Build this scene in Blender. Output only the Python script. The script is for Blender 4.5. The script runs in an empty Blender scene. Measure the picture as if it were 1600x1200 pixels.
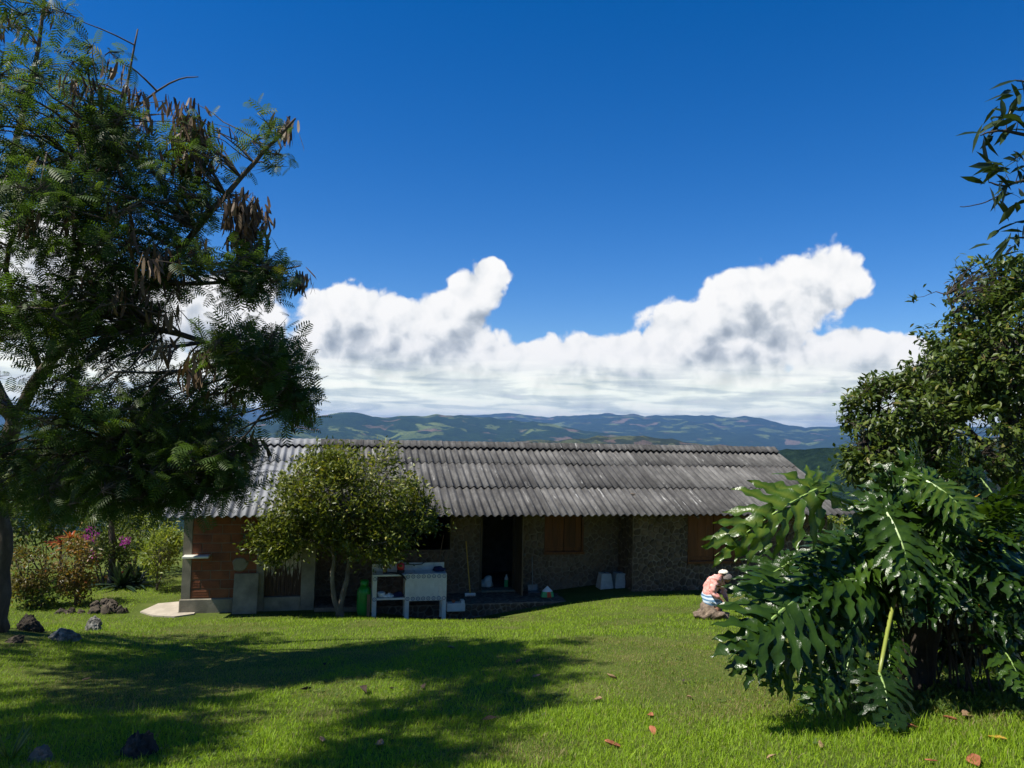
import bpy, bmesh, math, random
import numpy as np
from mathutils import Vector, Matrix, Quaternion

rng = np.random.default_rng(11)
random.seed(11)
scene = bpy.context.scene
COL = scene.collection

# ------------------------------------------------------------------ camera
F = 1200.0                                   # focal length in pixels of a 1600 px wide frame
TH = math.atan(72 / F)                       # pitch up
RO = math.radians(1.2)                       # roll of the hand-held phone
CAM = np.array([0, 0, 4.0])
_f = np.array([0, math.cos(TH), math.sin(TH)])
_u0 = np.array([0, -math.sin(TH), math.cos(TH)])
_r0 = np.array([1.0, 0, 0])
_R = _r0 * math.cos(RO) + _u0 * math.sin(RO)
_U = _u0 * math.cos(RO) - _r0 * math.sin(RO)
cam_data = bpy.data.cameras.new('camera')
cam_data.sensor_width = 36
cam_data.lens = 36 * F / 1600
cam_data.clip_start = 0.1
cam_data.clip_end = 90000
cam = bpy.data.objects.new('camera', cam_data)
COL.objects.link(cam)
mw = Matrix.Identity(4)
for i in range(3):
    mw[i][0], mw[i][1], mw[i][2], mw[i][3] = _R[i], _U[i], -_f[i], CAM[i]
cam.matrix_world = mw
scene.camera = cam

# ------------------------------------------------------------------ light, exposure
SUN_EL = math.radians(57)
SUN_AZ = math.radians(-111)                   # clockwise from +Y (the view direction): the sun stands to the left
TOSUN = Vector((math.sin(SUN_AZ) * math.cos(SUN_EL), math.cos(SUN_AZ) * math.cos(SUN_EL), math.sin(SUN_EL)))
sun_data = bpy.data.lights.new('sun', 'SUN')
sun_data.energy = 4.6
sun_data.angle = math.radians(0.53)
sun_data.color = (1.0, 0.95, 0.86)
sun = bpy.data.objects.new('sun', sun_data)
COL.objects.link(sun)
sun.rotation_euler = TOSUN.to_track_quat('Z', 'Y').to_euler()
sun.location = (-20, 0, 40)
scene.view_settings.view_transform = 'Standard'
scene.view_settings.look = 'None'
scene.view_settings.exposure = 0.85
scene.view_settings.gamma = 1.0
scene.view_settings.use_curve_mapping = False
scene.cycles.use_denoising = True
scene.cycles.max_bounces = 6
scene.cycles.diffuse_bounces = 3
scene.cycles.glossy_bounces = 2
scene.cycles.transmission_bounces = 4
scene.cycles.transparent_max_bounces = 8


# ------------------------------------------------------------------ world: sky and clouds
class NT:
    """small helper for writing node maths"""
    def __init__(s, nt):
        s.nt = nt; s.n = nt.nodes; s.l = nt.links
    def new(s, t, **k):
        nd = s.n.new(t)
        for a, b in k.items(): setattr(nd, a, b)
        return nd
    def put(s, sock, v):
        if v is None: return
        if isinstance(v, (int, float, tuple, list)): sock.default_value = v
        else: s.l.new(v, sock)
    def m(s, op, a, b=None, c=None, clamp=False):
        nd = s.new('ShaderNodeMath', operation=op, use_clamp=clamp)
        s.put(nd.inputs[0], a); s.put(nd.inputs[1], b); s.put(nd.inputs[2], c)
        return nd.outputs[0]
    def vm(s, op, a, b=None):
        nd = s.new('ShaderNodeVectorMath', operation=op)
        s.put(nd.inputs[0], a); s.put(nd.inputs[1], b)
        return nd.outputs[0]
    def noise(s, vec, scale, detail=4, rough=.5, dist=0.0, out='Fac', lac=2.0):
        nd = s.new('ShaderNodeTexNoise')
        if vec is not None: s.l.new(vec, nd.inputs['Vector'])
        nd.inputs['Scale'].default_value = scale; nd.inputs['Detail'].default_value = detail
        nd.inputs['Roughness'].default_value = rough; nd.inputs['Distortion'].default_value = dist
        nd.inputs['Lacunarity'].default_value = lac
        return nd.outputs[out]
    def voro(s, vec, scale, feature='F1', out='Distance', rand=1.0):
        nd = s.new('ShaderNodeTexVoronoi', feature=feature)
        if vec is not None: s.l.new(vec, nd.inputs['Vector'])
        nd.inputs['Scale'].default_value = scale
        nd.inputs['Randomness'].default_value = rand
        return nd.outputs[out]
    def ss(s, x, a, b, lo=0.0, hi=1.0):
        nd = s.new('ShaderNodeMapRange', interpolation_type='SMOOTHSTEP')
        s.put(nd.inputs['Value'], x)
        nd.inputs['From Min'].default_value = a; nd.inputs['From Max'].default_value = b
        nd.inputs['To Min'].default_value = lo; nd.inputs['To Max'].default_value = hi
        return nd.outputs[0]
    def mix(s, fac, a, b, blend='MIX'):
        nd = s.new('ShaderNodeMix', data_type='RGBA', blend_type=blend)
        s.put(nd.inputs[0], fac); s.put(nd.inputs[6], a if not isinstance(a, tuple) else tuple(a)[:3] + (1,))
        s.put(nd.inputs[7], b if not isinstance(b, tuple) else tuple(b)[:3] + (1,))
        return nd.outputs[2]
    def ramp(s, fac, stops):
        nd = s.new('ShaderNodeValToRGB')
        e = nd.color_ramp.elements
        while len(e) < len(stops): e.new(0.5)
        for el, (p, c) in zip(e, stops):
            el.position = p; el.color = tuple(c)[:3] + (1,)
        s.put(nd.inputs[0], fac)
        return nd.outputs[0]


world = bpy.data.worlds.new('World')
scene.world = world
world.use_nodes = True
world.cycles.sampling_method = 'MANUAL'
world.cycles.sample_map_resolution = 512
w = NT(world.node_tree)
w.n.clear()
sky = w.new('ShaderNodeTexSky', sky_type='NISHITA')
sky.sun_disc = False
sky.sun_elevation = SUN_EL
sky.sun_rotation = SUN_AZ
sky.altitude = 1300
sky.air_density = 1.0
sky.dust_density = 0.3
sky.ozone_density = 3.0
SKY_STRENGTH = 0.08
tc = w.new('ShaderNodeTexCoord')
d = tc.outputs['Generated']
sp = w.new('ShaderNodeSeparateXYZ'); w.l.new(d, sp.inputs[0])
az = w.m('MULTIPLY', w.m('ARCTAN2', sp.outputs[0], sp.outputs[1]), 57.29578)
el = w.m('MULTIPLY', w.m('ARCSINE', sp.outputs[2]), 57.29578)
SUN_OFF = (-0.013, -0.002, 0.013)


def cloud_field(vec, az, el):
    """density of the cumulus bank in one direction"""
    wn = w.new('ShaderNodeTexNoise')
    w.l.new(vec, wn.inputs['Vector']); wn.inputs['Scale'].default_value = 7; wn.inputs['Detail'].default_value = 3
    ws = w.new('ShaderNodeSeparateXYZ'); w.l.new(wn.outputs['Color'], ws.inputs[0])
    a = w.m('ADD', az, w.m('MULTIPLY', w.m('SUBTRACT', ws.outputs[0], .5), 7))
    e = w.m('ADD', el, w.m('MULTIPLY', w.m('SUBTRACT', ws.outputs[1], .5), 4.5))
    blobs = [(22.0, 10.9, 4.2, 2.7), (18.0, 9.2, 5.2, 3.0), (15.2, 6.6, 8.0, 3.4), (24.5, 5.2, 5, 2.2),
             (-1.6, 11.2, 1.8, 1.4), (-3.6, 9.6, 3.0, 1.9), (-5.6, 8.2, 4.4, 2.6), (-11.6, 7.9, 5.0, 3.2), (-7.6, 6.0, 9, 2.8),
             (5, 5.2, 9, 2.6), (-23, 7.5, 8, 3.4), (-33, 9, 8, 4.5), (47, 7, 10, 4), (-58, 8, 12, 4), (75, 6, 14, 4),
             (-95, 8, 16, 5), (110, 8, 14, 5), (150, 7, 18, 4), (-140, 8, 18, 5)]
    H = None
    for a0, e0, ra, re in blobs:
        q = w.m('ADD', w.m('POWER', w.m('MULTIPLY', w.m('SUBTRACT', a, a0), 1 / ra), 2.0),
                w.m('POWER', w.m('MULTIPLY', w.m('SUBTRACT', e, e0), 1 / re), 2.0))
        v = w.m('SUBTRACT', 1.0, w.m('SQRT', q))
        H = v if H is None else w.m('SMOOTH_MAX', H, v, 0.12)
    bank = w.m('MULTIPLY', w.m('SUBTRACT', 5.6, e), 0.25)
    H = w.m('SMOOTH_MAX', H, w.m('MINIMUM', bank, 0.9), 0.2)
    return H


def billow(vec):
    n1 = w.noise(vec, 17, 7, .60, .15)
    v1 = w.voro(vec, 34)
    v2 = w.voro(vec, 80)
    b = w.m('ADD', w.m('MULTIPLY', w.m('SUBTRACT', n1, .5), 1.5), w.m('MULTIPLY', w.m('SUBTRACT', .45, v1), .55))
    return w.m('ADD', b, w.m('MULTIPLY', w.m('SUBTRACT', .45, v2), .20))


H0 = cloud_field(d, az, el)
H1 = cloud_field(w.vm('ADD', d, SUN_OFF), w.m('SUBTRACT', az, 1.0), w.m('ADD', el, 1.7))
wv = w.new('ShaderNodeTexNoise'); w.l.new(d, wv.inputs['Vector']); wv.inputs['Scale'].default_value = 26; wv.inputs['Detail'].default_value = 2
dw = w.vm('ADD', d, w.vm('MULTIPLY', w.vm('SUBTRACT', wv.outputs['Color'], (.5, .5, .5)), (.02, .02, .02)))
b0 = billow(dw)
b1 = billow(w.vm('ADD', dw, SUN_OFF))
dens = w.m('ADD', H0, w.m('MULTIPLY', b0, .55))
alpha = w.ss(dens, 0.0, 0.17)
relief = w.m('SUBTRACT', b0, b1)
shade = w.ss(w.m('ADD', H1, w.m('MULTIPLY', b1, .5)), .05, 1.0)
light = w.m('ADD', .95, w.m('MULTIPLY', relief, .50))
light = w.m('SUBTRACT', light, w.m('MULTIPLY', shade, .40))
light = w.m('MINIMUM', w.m('MAXIMUM', light, .2), 1.0)
cum_col = w.ramp(light, [(0.0, (.20, .24, .30)), (.4, (.38, .43, .48)), (.60, (.60, .64, .68)), (.80, (.88, .89, .89)), (1.0, (1.0, .99, .97))])
# low stratocumulus streaks towards the horizon
cmb = w.new('ShaderNodeCombineXYZ')
w.put(cmb.inputs[0], w.m('MULTIPLY', sp.outputs[0], 7)); w.put(cmb.inputs[1], w.m('MULTIPLY', sp.outputs[1], 7)); w.put(cmb.inputs[2], w.m('MULTIPLY', sp.outputs[2], 60))
ns = w.noise(cmb.outputs[0], 1.3, 7, .55, .4)
str_col = w.ramp(ns, [(.34, (.42, .50, .54)), (.46, (.62, .69, .70)), (.53, (.90, .95, .90)), (.62, (1, 1, .95))])
str_a = w.m('MULTIPLY', w.ss(el, 6.0, 2.4), w.ss(ns, .24, .42, 0, .72))
skc = w.new('ShaderNodeGamma'); w.l.new(sky.outputs[0], skc.inputs[0]); skc.inputs[1].default_value = 1.0
hs = w.new('ShaderNodeHueSaturation'); w.l.new(skc.outputs[0], hs.inputs['Color']); hs.inputs['Saturation'].default_value = 1.42; hs.inputs['Value'].default_value = .94; hs.inputs['Hue'].default_value = .510
K = 1.0 / SKY_STRENGTH
def scl(c, k):
    return w.mix(1.0, c, (k, k, k), 'MULTIPLY')
col = w.mix(alpha, hs.outputs[0], scl(cum_col, K * .58))
col = w.mix(str_a, col, w.mix(1.0, str_col, (K * .78, K * .78, K * .68), 'MULTIPLY'))
bg = w.new('ShaderNodeBackground'); w.l.new(col, bg.inputs[0]); bg.inputs[1].default_value = SKY_STRENGTH
wo = w.new('ShaderNodeOutputWorld'); w.l.new(bg.outputs[0], wo.inputs[0])


# ------------------------------------------------------------------ frames of reference
def ray(px, py):
    return _R * (px - 800) / F + _U * (600 - py) / F + _f

def P(px, py, dist):
    """point seen at photo pixel (px, py), 'dist' metres ahead"""
    r = ray(px, py)
    return CAM + r * (dist / r[1])

NV = np.array([-.2156, .9765, 0.]); NV /= np.linalg.norm(NV)
UV = np.array([NV[1], -NV[0], 0.])

def on_t(px, py, t):
    r = ray(px, py); p = CAM + r * (t / (r @ NV))
    return float(p @ UV), float(p[2])

def Hw(u, t, z):
    return UV * u + NV * t + np.array([0, 0, z])

def sstep(a, b, x):
    k = np.clip((x - a) / (b - a), 0, 1)
    return k * k * (3 - 2 * k)

def terrain(x, y):
    x = np.asarray(x, float); y = np.asarray(y, float)
    t = x * NV[0] + y * NV[1]; u = x * UV[0] + y * UV[1]
    z = 2.4 - (2.5 / 17.3) * np.clip(t, -40, 17.3)
    z = z + .16 * np.exp(-((t - 9) / 5.) ** 2) * sstep(-2, 5, u)
    z = z - .30 * np.exp(-((u - 2.7) / 1.5) ** 2) * np.exp(-((t - 17.5) / 1.1) ** 2)
    z = z + .20 * sstep(4.2, 7.0, u) * sstep(14, 17.5, t) * (1 - sstep(19, 22, t))
    z = z + .42 * np.exp(-((x + 7.9) / 1.9) ** 2 - ((y - 10.8) / 2.3) ** 2)
    z = z + .05 * np.sin(x * .9 + 1.3) * np.sin(y * .7 + .4) * (1 - sstep(15.5, 17.3, t)) + .015 * np.sin(x * 2.7 + y) * np.sin(y * 3.1 - x) * (1 - sstep(15.5, 17.3, t))
    q = np.clip(t - 29, 0, None) + .55 * np.clip(np.abs(u - 2) - 34, 0, None)
    fall = .24 * q * q / (q + 12)
    z = z - 215 * (1 - np.exp(-fall / 215))
    return z

def ground_at(px, py):
    """where the sight line through a photo pixel meets the lawn"""
    r = ray(px, py)
    s = 3.0
    for _ in range(4000):
        p = CAM + r * s
        if p[2] <= terrain(p[0], p[1]): break
        s += .02
    return p

# ------------------------------------------------------------------ tagging and mesh helpers
def tag(o, label=None, cat=None, group=None, kind=None):
    if label: o['label'] = label
    if cat: o['category'] = cat
    if group: o['group'] = group
    if kind: o['kind'] = kind
    return o

def empty(name, loc, rz=0.0):
    o = bpy.data.objects.new(name, None)
    o.empty_display_size = .2
    COL.objects.link(o)
    o.location = Vector([float(v) for v in loc]); o.rotation_euler = (0, 0, rz)
    return o

def link(name, me, mat=None, parent=None, loc=None, rot=None, smooth=False):
    o = bpy.data.objects.new(name, me)
    COL.objects.link(o)
    if mat is not None and len(me.materials) == 0:
        for m_ in (mat if isinstance(mat, (list, tuple)) else [mat]): me.materials.append(m_)
    if parent is not None: o.parent = parent
    if loc is not None: o.location = Vector([float(v) for v in loc])
    if rot is not None: o.rotation_euler = rot
    if smooth:
        me.polygons.foreach_set('use_smooth', [True] * len(me.polygons))
    return o

class MB:
    def __init__(s): s.v = []; s.f = []; s.mi = []; s.cur = 0
    def add(s, vs, fs):
        b = len(s.v); s.v.extend([tuple(float(c) for c in v) for v in vs])
        for f in fs: s.f.append(tuple(i + b for i in f)); s.mi.append(s.cur)
    def box(s, lo, hi, taper=None):
        (x0, y0, z0), (x1, y1, z1) = lo, hi
        vs = [(x0, y0, z0), (x1, y0, z0), (x1, y1, z0), (x0, y1, z0), (x0, y0, z1), (x1, y0, z1), (x1, y1, z1), (x0, y1, z1)]
        s.add(vs, [(0, 3, 2, 1), (4, 5, 6, 7), (0, 1, 5, 4), (1, 2, 6, 5), (2, 3, 7, 6), (3, 0, 4, 7)])
    def tube(s, pts, radii, sides=6, cap=True):
        pts = [np.asarray(p, float) for p in pts]
        n = len(pts)
        if not hasattr(radii, '__len__'): radii = [radii] * n
        rings = []
        tprev = None
        up = np.array([0.3, 0.2, 1.0])
        for i in range(n):
            t = pts[min(i + 1, n - 1)] - pts[max(i - 1, 0)]
            L = np.linalg.norm(t); t = t / L if L > 1e-9 else np.array([0, 0, 1.0])
            a = np.cross(up, t)
            if np.linalg.norm(a) < 1e-3: a = np.cross(np.array([1.0, 0, 0]), t)
            a /= np.linalg.norm(a); b = np.cross(t, a)
            up = b if tprev is not None else np.cross(t, a)
            tprev = t
            rings.append([pts[i] + radii[i] * (a * math.cos(k * 2 * math.pi / sides) + b * math.sin(k * 2 * math.pi / sides)) for k in range(sides)])
            up = np.cross(t, a)
        vs = [p for r in rings for p in r]
        fs = []
        for i in range(n - 1):
            for k in range(sides):
                k2 = (k + 1) % sides
                fs.append((i * sides + k, i * sides + k2, (i + 1) * sides + k2, (i + 1) * sides + k))
        if cap:
            fs.append(tuple(reversed(range(sides)))); fs.append(tuple((n - 1) * sides + k for k in range(sides)))
        s.add(vs, fs)
    def lathe(s, prof, c=(0, 0, 0), sides=16, sx=1.0, sy=1.0):
        vs = []; fs = []
        n = len(prof)
        for r, z in prof:
            for k in range(sides):
                a = 2 * math.pi * k / sides
                vs.append((c[0] + r * sx * math.cos(a), c[1] + r * sy * math.sin(a), c[2] + z))
        for i in range(n - 1):
            for k in range(sides):
                k2 = (k + 1) % sides
                fs.append((i * sides + k, i * sides + k2, (i + 1) * sides + k2, (i + 1) * sides + k))
        fs.append(tuple(reversed(range(sides)))); fs.append(tuple((n - 1) * sides + k for k in range(sides)))
        s.add(vs, fs)
    def mesh(s, name, off=None):
        me = bpy.data.meshes.new(name)
        v = s.v if off is None else [(a - off[0], b - off[1], c - off[2]) for a, b, c in s.v]
        me.from_pydata(v, [], s.f)
        if any(s.mi): me.polygons.foreach_set('material_index', s.mi)
        me.update()
        return me
    def build(s, name, mat, parent=None, smooth=False, world=False, loc=None, rot=None):
        off = None
        if world and parent is not None: off = parent.location
        o = link(name, s.mesh(name, off), mat, parent, loc, rot, smooth)
        return o

def bevel(o, wd=.01, seg=1):
    m_ = o.modifiers.new('bevel', 'BEVEL'); m_.width = wd; m_.segments = seg; m_.limit_method = 'ANGLE'
    return o

def tri_mesh(name, verts, tris, tint=None):
    """fast mesh from numpy arrays of triangles; 'tint' is one float per vertex"""
    me = bpy.data.meshes.new(name)
    nv, nf = len(verts), len(tris)
    me.vertices.add(nv); me.vertices.foreach_set('co', np.asarray(verts, np.float32).ravel())
    me.loops.add(nf * 3); me.loops.foreach_set('vertex_index', np.asarray(tris, np.int32).ravel())
    me.polygons.add(nf)
    me.polygons.foreach_set('loop_start', np.arange(0, nf * 3, 3, dtype=np.int32))
    me.polygons.foreach_set('loop_total', np.full(nf, 3, np.int32))
    if tint is not None:
        at = me.attributes.new('tint', 'FLOAT', 'POINT'); at.data.foreach_set('value', np.asarray(tint, np.float32))
    me.update(calc_edges=True)
    me.validate()
    return me

def frames(dirs, ups):
    """rotation matrices whose columns are side, direction, normal"""
    dirs = dirs / np.linalg.norm(dirs, axis=1, keepdims=True)
    side = np.cross(dirs, ups)
    L = np.linalg.norm(side, axis=1, keepdims=True)
    side = np.where(L < 1e-4, np.array([[1.0, 0, 0]]), side / np.maximum(L, 1e-6))
    nor = np.cross(side, dirs)
    return np.stack([side, dirs, nor], axis=2)

def scatter_mesh(name, tv, tf, M, Pn, S, tint):
    tv = np.asarray(tv, float); tf = np.asarray(tf, int)
    n = len(Pn)
    S = np.asarray(S, float)
    if S.ndim == 1: S = np.repeat(S[:, None], 3, 1)
    loc = tv[None, :, :] * S[:, None, :]
    v = np.einsum('nij,nkj->nki', M, loc) + Pn[:, None, :]
    k = len(tv)
    f = (tf[None, :, :] + (np.arange(n) * k)[:, None, None]).reshape(-1, 3)
    return tri_mesh(name, v.reshape(-1, 3), f, np.repeat(tint, k))

def rdir(n, zbias=0.0):
    v = rng.normal(size=(n, 3)); v /= np.linalg.norm(v, axis=1, keepdims=True)
    v[:, 2] += zbias
    return v / np.linalg.norm(v, axis=1, keepdims=True)

# ------------------------------------------------------------------ materials
MATS = {}
def newmat(name):
    m_ = bpy.data.materials.new(name); m_.use_nodes = True
    t = NT(m_.node_tree); t.n.clear()
    out = t.new('ShaderNodeOutputMaterial')
    MATS[name] = m_
    return m_, t, out

def pm(name, stops, scale=6.0, rough=.8, bump=.3, bscale=None, spec=.3, metal=0.0, stretch=(1, 1, 1), detail=6, coat=0.0, perobj=0.0):
    """procedural surface: noise through a colour ramp with fine bump"""
    m_, t, out = newmat(name)
    tcn = t.new('ShaderNodeTexCoord')
    v = t.vm('MULTIPLY', tcn.outputs['Object'], tuple(stretch))
    oi = t.new('ShaderNodeObjectInfo')
    sh = t.new('ShaderNodeCombineXYZ'); 
    for i in range(3): t.l.new(t.m('MULTIPLY', oi.outputs['Random'], 37.0 + i * 11), sh.inputs[i])
    v = t.vm('ADD', v, sh.outputs[0])
    n = t.noise(v, scale, detail, .6, .2)
    if perobj: n = t.m('ADD', n, t.m('MULTIPLY', t.m('SUBTRACT', oi.outputs['Random'], .5), perobj))
    c = t.ramp(n, stops)
    b = t.new('ShaderNodeBsdfPrincipled')
    t.l.new(c, b.inputs['Base Color'])
    b.inputs['Metallic'].default_value = metal
    b.inputs['Specular IOR Level'].default_value = spec
    t.l.new(t.ss(n, .2, .8, max(rough - .12, .05), min(rough + .08, 1)), b.inputs['Roughness'])
    if bump:
        bn = t.new('ShaderNodeBump'); bn.inputs['Strength'].default_value = bump; bn.inputs['Distance'].default_value = .02
        t.l.new(t.noise(v, bscale or scale * 5, 6, .65), bn.inputs['Height']); t.l.new(bn.outputs[0], b.inputs['Normal'])
    t.l.new(b.outputs[0], out.inputs[0])
    return m_

def leafmat(name, stops, transl=.35, rough=.45, spec=.4, tcol=1.3, yellow=(1.0, 1.0, .55)):
    m_, t, out = newmat(name)
    at = t.new('ShaderNodeAttribute', attribute_name='tint')
    c = t.ramp(at.outputs['Fac'], stops)
    b = t.new('ShaderNodeBsdfPrincipled'); t.l.new(c, b.inputs['Base Color'])
    b.inputs['Roughness'].default_value = rough; b.inputs['Specular IOR Level'].default_value = spec
    tr = t.new('ShaderNodeBsdfTranslucent')
    t.l.new(t.mix(1.0, c, tuple(tcol * k for k in yellow), 'MULTIPLY'), tr.inputs[0])
    mx = t.new('ShaderNodeMixShader'); mx.inputs[0].default_value = transl
    t.l.new(b.outputs[0], mx.inputs[1]); t.l.new(tr.outputs[0], mx.inputs[2]); t.l.new(mx.outputs[0], out.inputs[0])
    return m_

bark = pm('bark', [(.25, (.035, .028, .02)), (.55, (.10, .08, .06)), (.8, (.2, .18, .14))], 9, .9, .6, stretch=(1, 1, .3))
bark_pale = pm('bark_pale', [(.25, (.05, .042, .03)), (.55, (.13, .115, .088)), (.8, (.26, .24, .19))], 8, .9, .5, stretch=(1, 1, .4))
bark_dark = pm('bark_dark', [(.3, (.02, .016, .012)), (.7, (.07, .055, .04))], 9, .9, .6)
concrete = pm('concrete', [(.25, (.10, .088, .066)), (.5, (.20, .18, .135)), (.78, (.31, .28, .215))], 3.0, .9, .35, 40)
concrete_lit = pm('sunlit_concrete', [(.3, (.27, .235, .18)), (.7, (.42, .37, .29))], 4.0, .9, .3, 40)  # lighter copy of the concrete, with sunlight put into its colour
mortar = pm('mortar', [(.25, (.12, .09, .066)), (.55, (.21, .165, .12)), (.8, (.30, .24, .18))], 5, .95, .5, 50)
stone_m = pm('wall_stone', [(.25, (.05, .034, .022)), (.5, (.105, .073, .05)), (.75, (.19, .135, .093))], 5, .9, .6, 45, perobj=.25)
brick_m = pm('brick_clay', [(.25, (.10, .038, .02)), (.5, (.20, .07, .033)), (.8, (.28, .115, .055))], 3.5, .9, .35, 60, perobj=.22)
timber = pm('timber', [(.3, (.05, .035, .022)), (.7, (.14, .10, .065))], 6, .8, .3, stretch=(1, 1, .15))
shutter_m = pm('shutter_wood', [(.3, (.075, .022, .007)), (.55, (.15, .048, .014)), (.8, (.22, .08, .025))], 5, .55, .25, stretch=(3, 3, .25), perobj=.25)
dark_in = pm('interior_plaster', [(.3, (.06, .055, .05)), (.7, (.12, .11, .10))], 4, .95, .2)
tile_white = pm('white_tile', [(.3, (.55, .54, .47)), (.7, (.70, .69, .61))], 5, .35, .05, spec=.5)
white_plastic = pm('white_plastic', [(.3, (.7, .7, .68)), (.7, (.82, .82, .8))], 8, .4, .05, spec=.5)
grey_cement = pm('grey_cement', [(.25, (.26, .28, .28)), (.6, (.42, .44, .43)), (.85, (.58, .59, .57))], 7, .85, .3, 60)
black_rubber = pm('black_rubber', [(.3, (.012, .012, .014)), (.7, (.03, .03, .033))], 6, .5, .1)
red_plastic = pm('red_plastic', [(.3, (.42, .015, .02)), (.7, (.55, .03, .035))], 6, .35, .05, spec=.5)
green_paint = pm('green_paint', [(.3, (.012, .20, .02)), (.7, (.02, .32, .035))], 6, .4, .1, spec=.5)
green_cloth = pm('green_plastic', [(.3, (.05, .36, .12)), (.7, (.08, .46, .17))], 6, .5, .05)
red_cloth = pm('red_felt', [(.3, (.55, .05, .02)), (.7, (.66, .09, .03))], 6, .7, .05)
yellow_wood = pm('yellow_handle', [(.3, (.52, .30, .04)), (.7, (.68, .42, .08))], 8, .5, .05)
raw_wood = pm('raw_wood', [(.3, (.16, .09, .045)), (.7, (.32, .2, .11))], 6, .8, .3, stretch=(4, 4, .4))
grey_metal = pm('grey_metal', [(.3, (.16, .16, .16)), (.7, (.3, .3, .3))], 8, .5, .1, metal=.6)
blue_cloth = pm('navy_cloth', [(.3, (.012, .016, .05)), (.7, (.03, .04, .1))], 9, .9, .3)
terracotta = pm('terracotta', [(.3, (.42, .13, .05)), (.7, (.55, .2, .09))], 7, .8, .2)
soil = pm('soil', [(.3, (.022, .016, .011)), (.7, (.065, .047, .03))], 9, .95, .7, 40)
rock_dark = pm('rock_dark', [(.3, (.016, .012, .01)), (.58, (.05, .04, .033)), (.70, (.09, .078, .066)), (.78, (.33, .31, .28))], 9, .9, .9, 30)
rock_pale = pm('rock_lichen', [(.3, (.04, .038, .032)), (.5, (.13, .125, .105)), (.68, (.34, .33, .28))], 7, .95, .9, 28)
rock_tan = pm('rock_tan', [(.3, (.10, .072, .05)), (.7, (.19, .14, .10))], 5, .85, .4, 30)
rock_mid = pm('rock_mid', [(.3, (.026, .02, .014)), (.7, (.095, .075, .052))], 8, .95, .8, 28, perobj=.2)
stump_m = pm('stump_fibre', [(.3, (.06, .042, .03)), (.55, (.16, .12, .085)), (.8, (.33, .26, .18))], 14, .95, .9, 40, stretch=(1, 1, .4))

def roof_mat(name, new):
    m_, t, out = newmat(name)
    tcn = t.new('ShaderNodeTexCoord'); oi = t.new('ShaderNodeObjectInfo')
    gp = t.new('ShaderNodeNewGeometry').outputs['Position']
    v = t.vm('ADD', tcn.outputs['Object'], t.vm('MULTIPLY', t.vm('ADD', oi.outputs['Location'], (0, 0, 0)), (1, 1, 1)))
    streak = t.noise(t.vm('MULTIPLY', v, (13, 1.0, 1)), 1.0, 5, .6)
    blot = t.noise(v, 2.2, 7, .65, .6)
    fine = t.noise(v, 26, 5, .7)
    if new:
        base = t.ramp(t.m('ADD', t.m('MULTIPLY', streak, .5), t.m('MULTIPLY', blot, .5)), [(.3, (.14, .146, .15)), (.7, (.25, .256, .26))])
    else:
        s_ = t.m('ADD', t.m('MULTIPLY', streak, .45), t.m('ADD', t.m('MULTIPLY', blot, .3), t.m('MULTIPLY', fine, .25)))
        s_ = t.m('ADD', s_, t.m('MULTIPLY', t.m('SUBTRACT', oi.outputs['Random'], .5), .10))
        base = t.ramp(s_, [(.34, (.022, .021, .020)), (.47, (.062, .060, .056)), (.58, (.115, .112, .104)), (.72, (.20, .195, .185))])
        lich = t.m('MULTIPLY', t.ss(t.noise(t.vm('MULTIPLY', v, (15, .9, 1)), 1.2, 6, .68, .3), .60, .69), t.ss(t.noise(v, .8, 3, .5), .40, .60))
        base = t.mix(t.m('MULTIPLY', lich, .8), base, (.50, .50, .47))
        moss = t.m('MULTIPLY', t.ss(t.noise(v, 5, 6, .7), .58, .7), .5)
        base = t.mix(moss, base, (.05, .05, .042))
    b = t.new('ShaderNodeBsdfPrincipled'); t.l.new(base, b.inputs['Base Color'])
    b.inputs['Roughness'].default_value = .6 if new else .88
    b.inputs['Specular IOR Level'].default_value = .3
    bn = t.new('ShaderNodeBump'); bn.inputs['Strength'].default_value = .3; bn.inputs['Distance'].default_value = .01
    t.l.new(fine, bn.inputs['Height']); t.l.new(bn.outputs[0], b.inputs['Normal'])
    t.l.new(b.outputs[0], out.inputs[0])
    return m_
roof_old = roof_mat('weathered_fibre_cement', False)
roof_new = roof_mat('new_fibre_cement', True)

def plank_mat():
    m_, t, out = newmat('flaking_paint_planks')
    tcn = t.new('ShaderNodeTexCoord'); oi = t.new('ShaderNodeObjectInfo')
    o = tcn.outputs['Object']
    sx = t.new('ShaderNodeSeparateXYZ'); t.l.new(o, sx.inputs[0])
    sh = t.m('MULTIPLY', oi.outputs['Random'], 50)
    cb = t.new('ShaderNodeCombineXYZ'); t.l.new(t.m('ADD', sx.outputs[0], sh), cb.inputs[0]); t.l.new(sx.outputs[1], cb.inputs[1]); t.l.new(t.m('MULTIPLY', sx.outputs[2], .12), cb.inputs[2])
    n = t.noise(cb.outputs[0], 30, 6, .65)
    hgt = t.ss(sx.outputs[2], .15, 1.1, -.22, .14)
    k = t.ss(t.m('ADD', n, hgt), .40, .50)
    wood = t.ramp(n, [(.3, (.02, .011, .007)), (.7, (.10, .05, .028))])
    c = t.mix(k, wood, (.46, .40, .31))
    b = t.new('ShaderNodeBsdfPrincipled'); t.l.new(c, b.inputs['Base Color']); b.inputs['Roughness'].default_value = .85
    t.l.new(b.outputs[0], out.inputs[0])
    return m_
plank_m = plank_mat()

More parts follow.
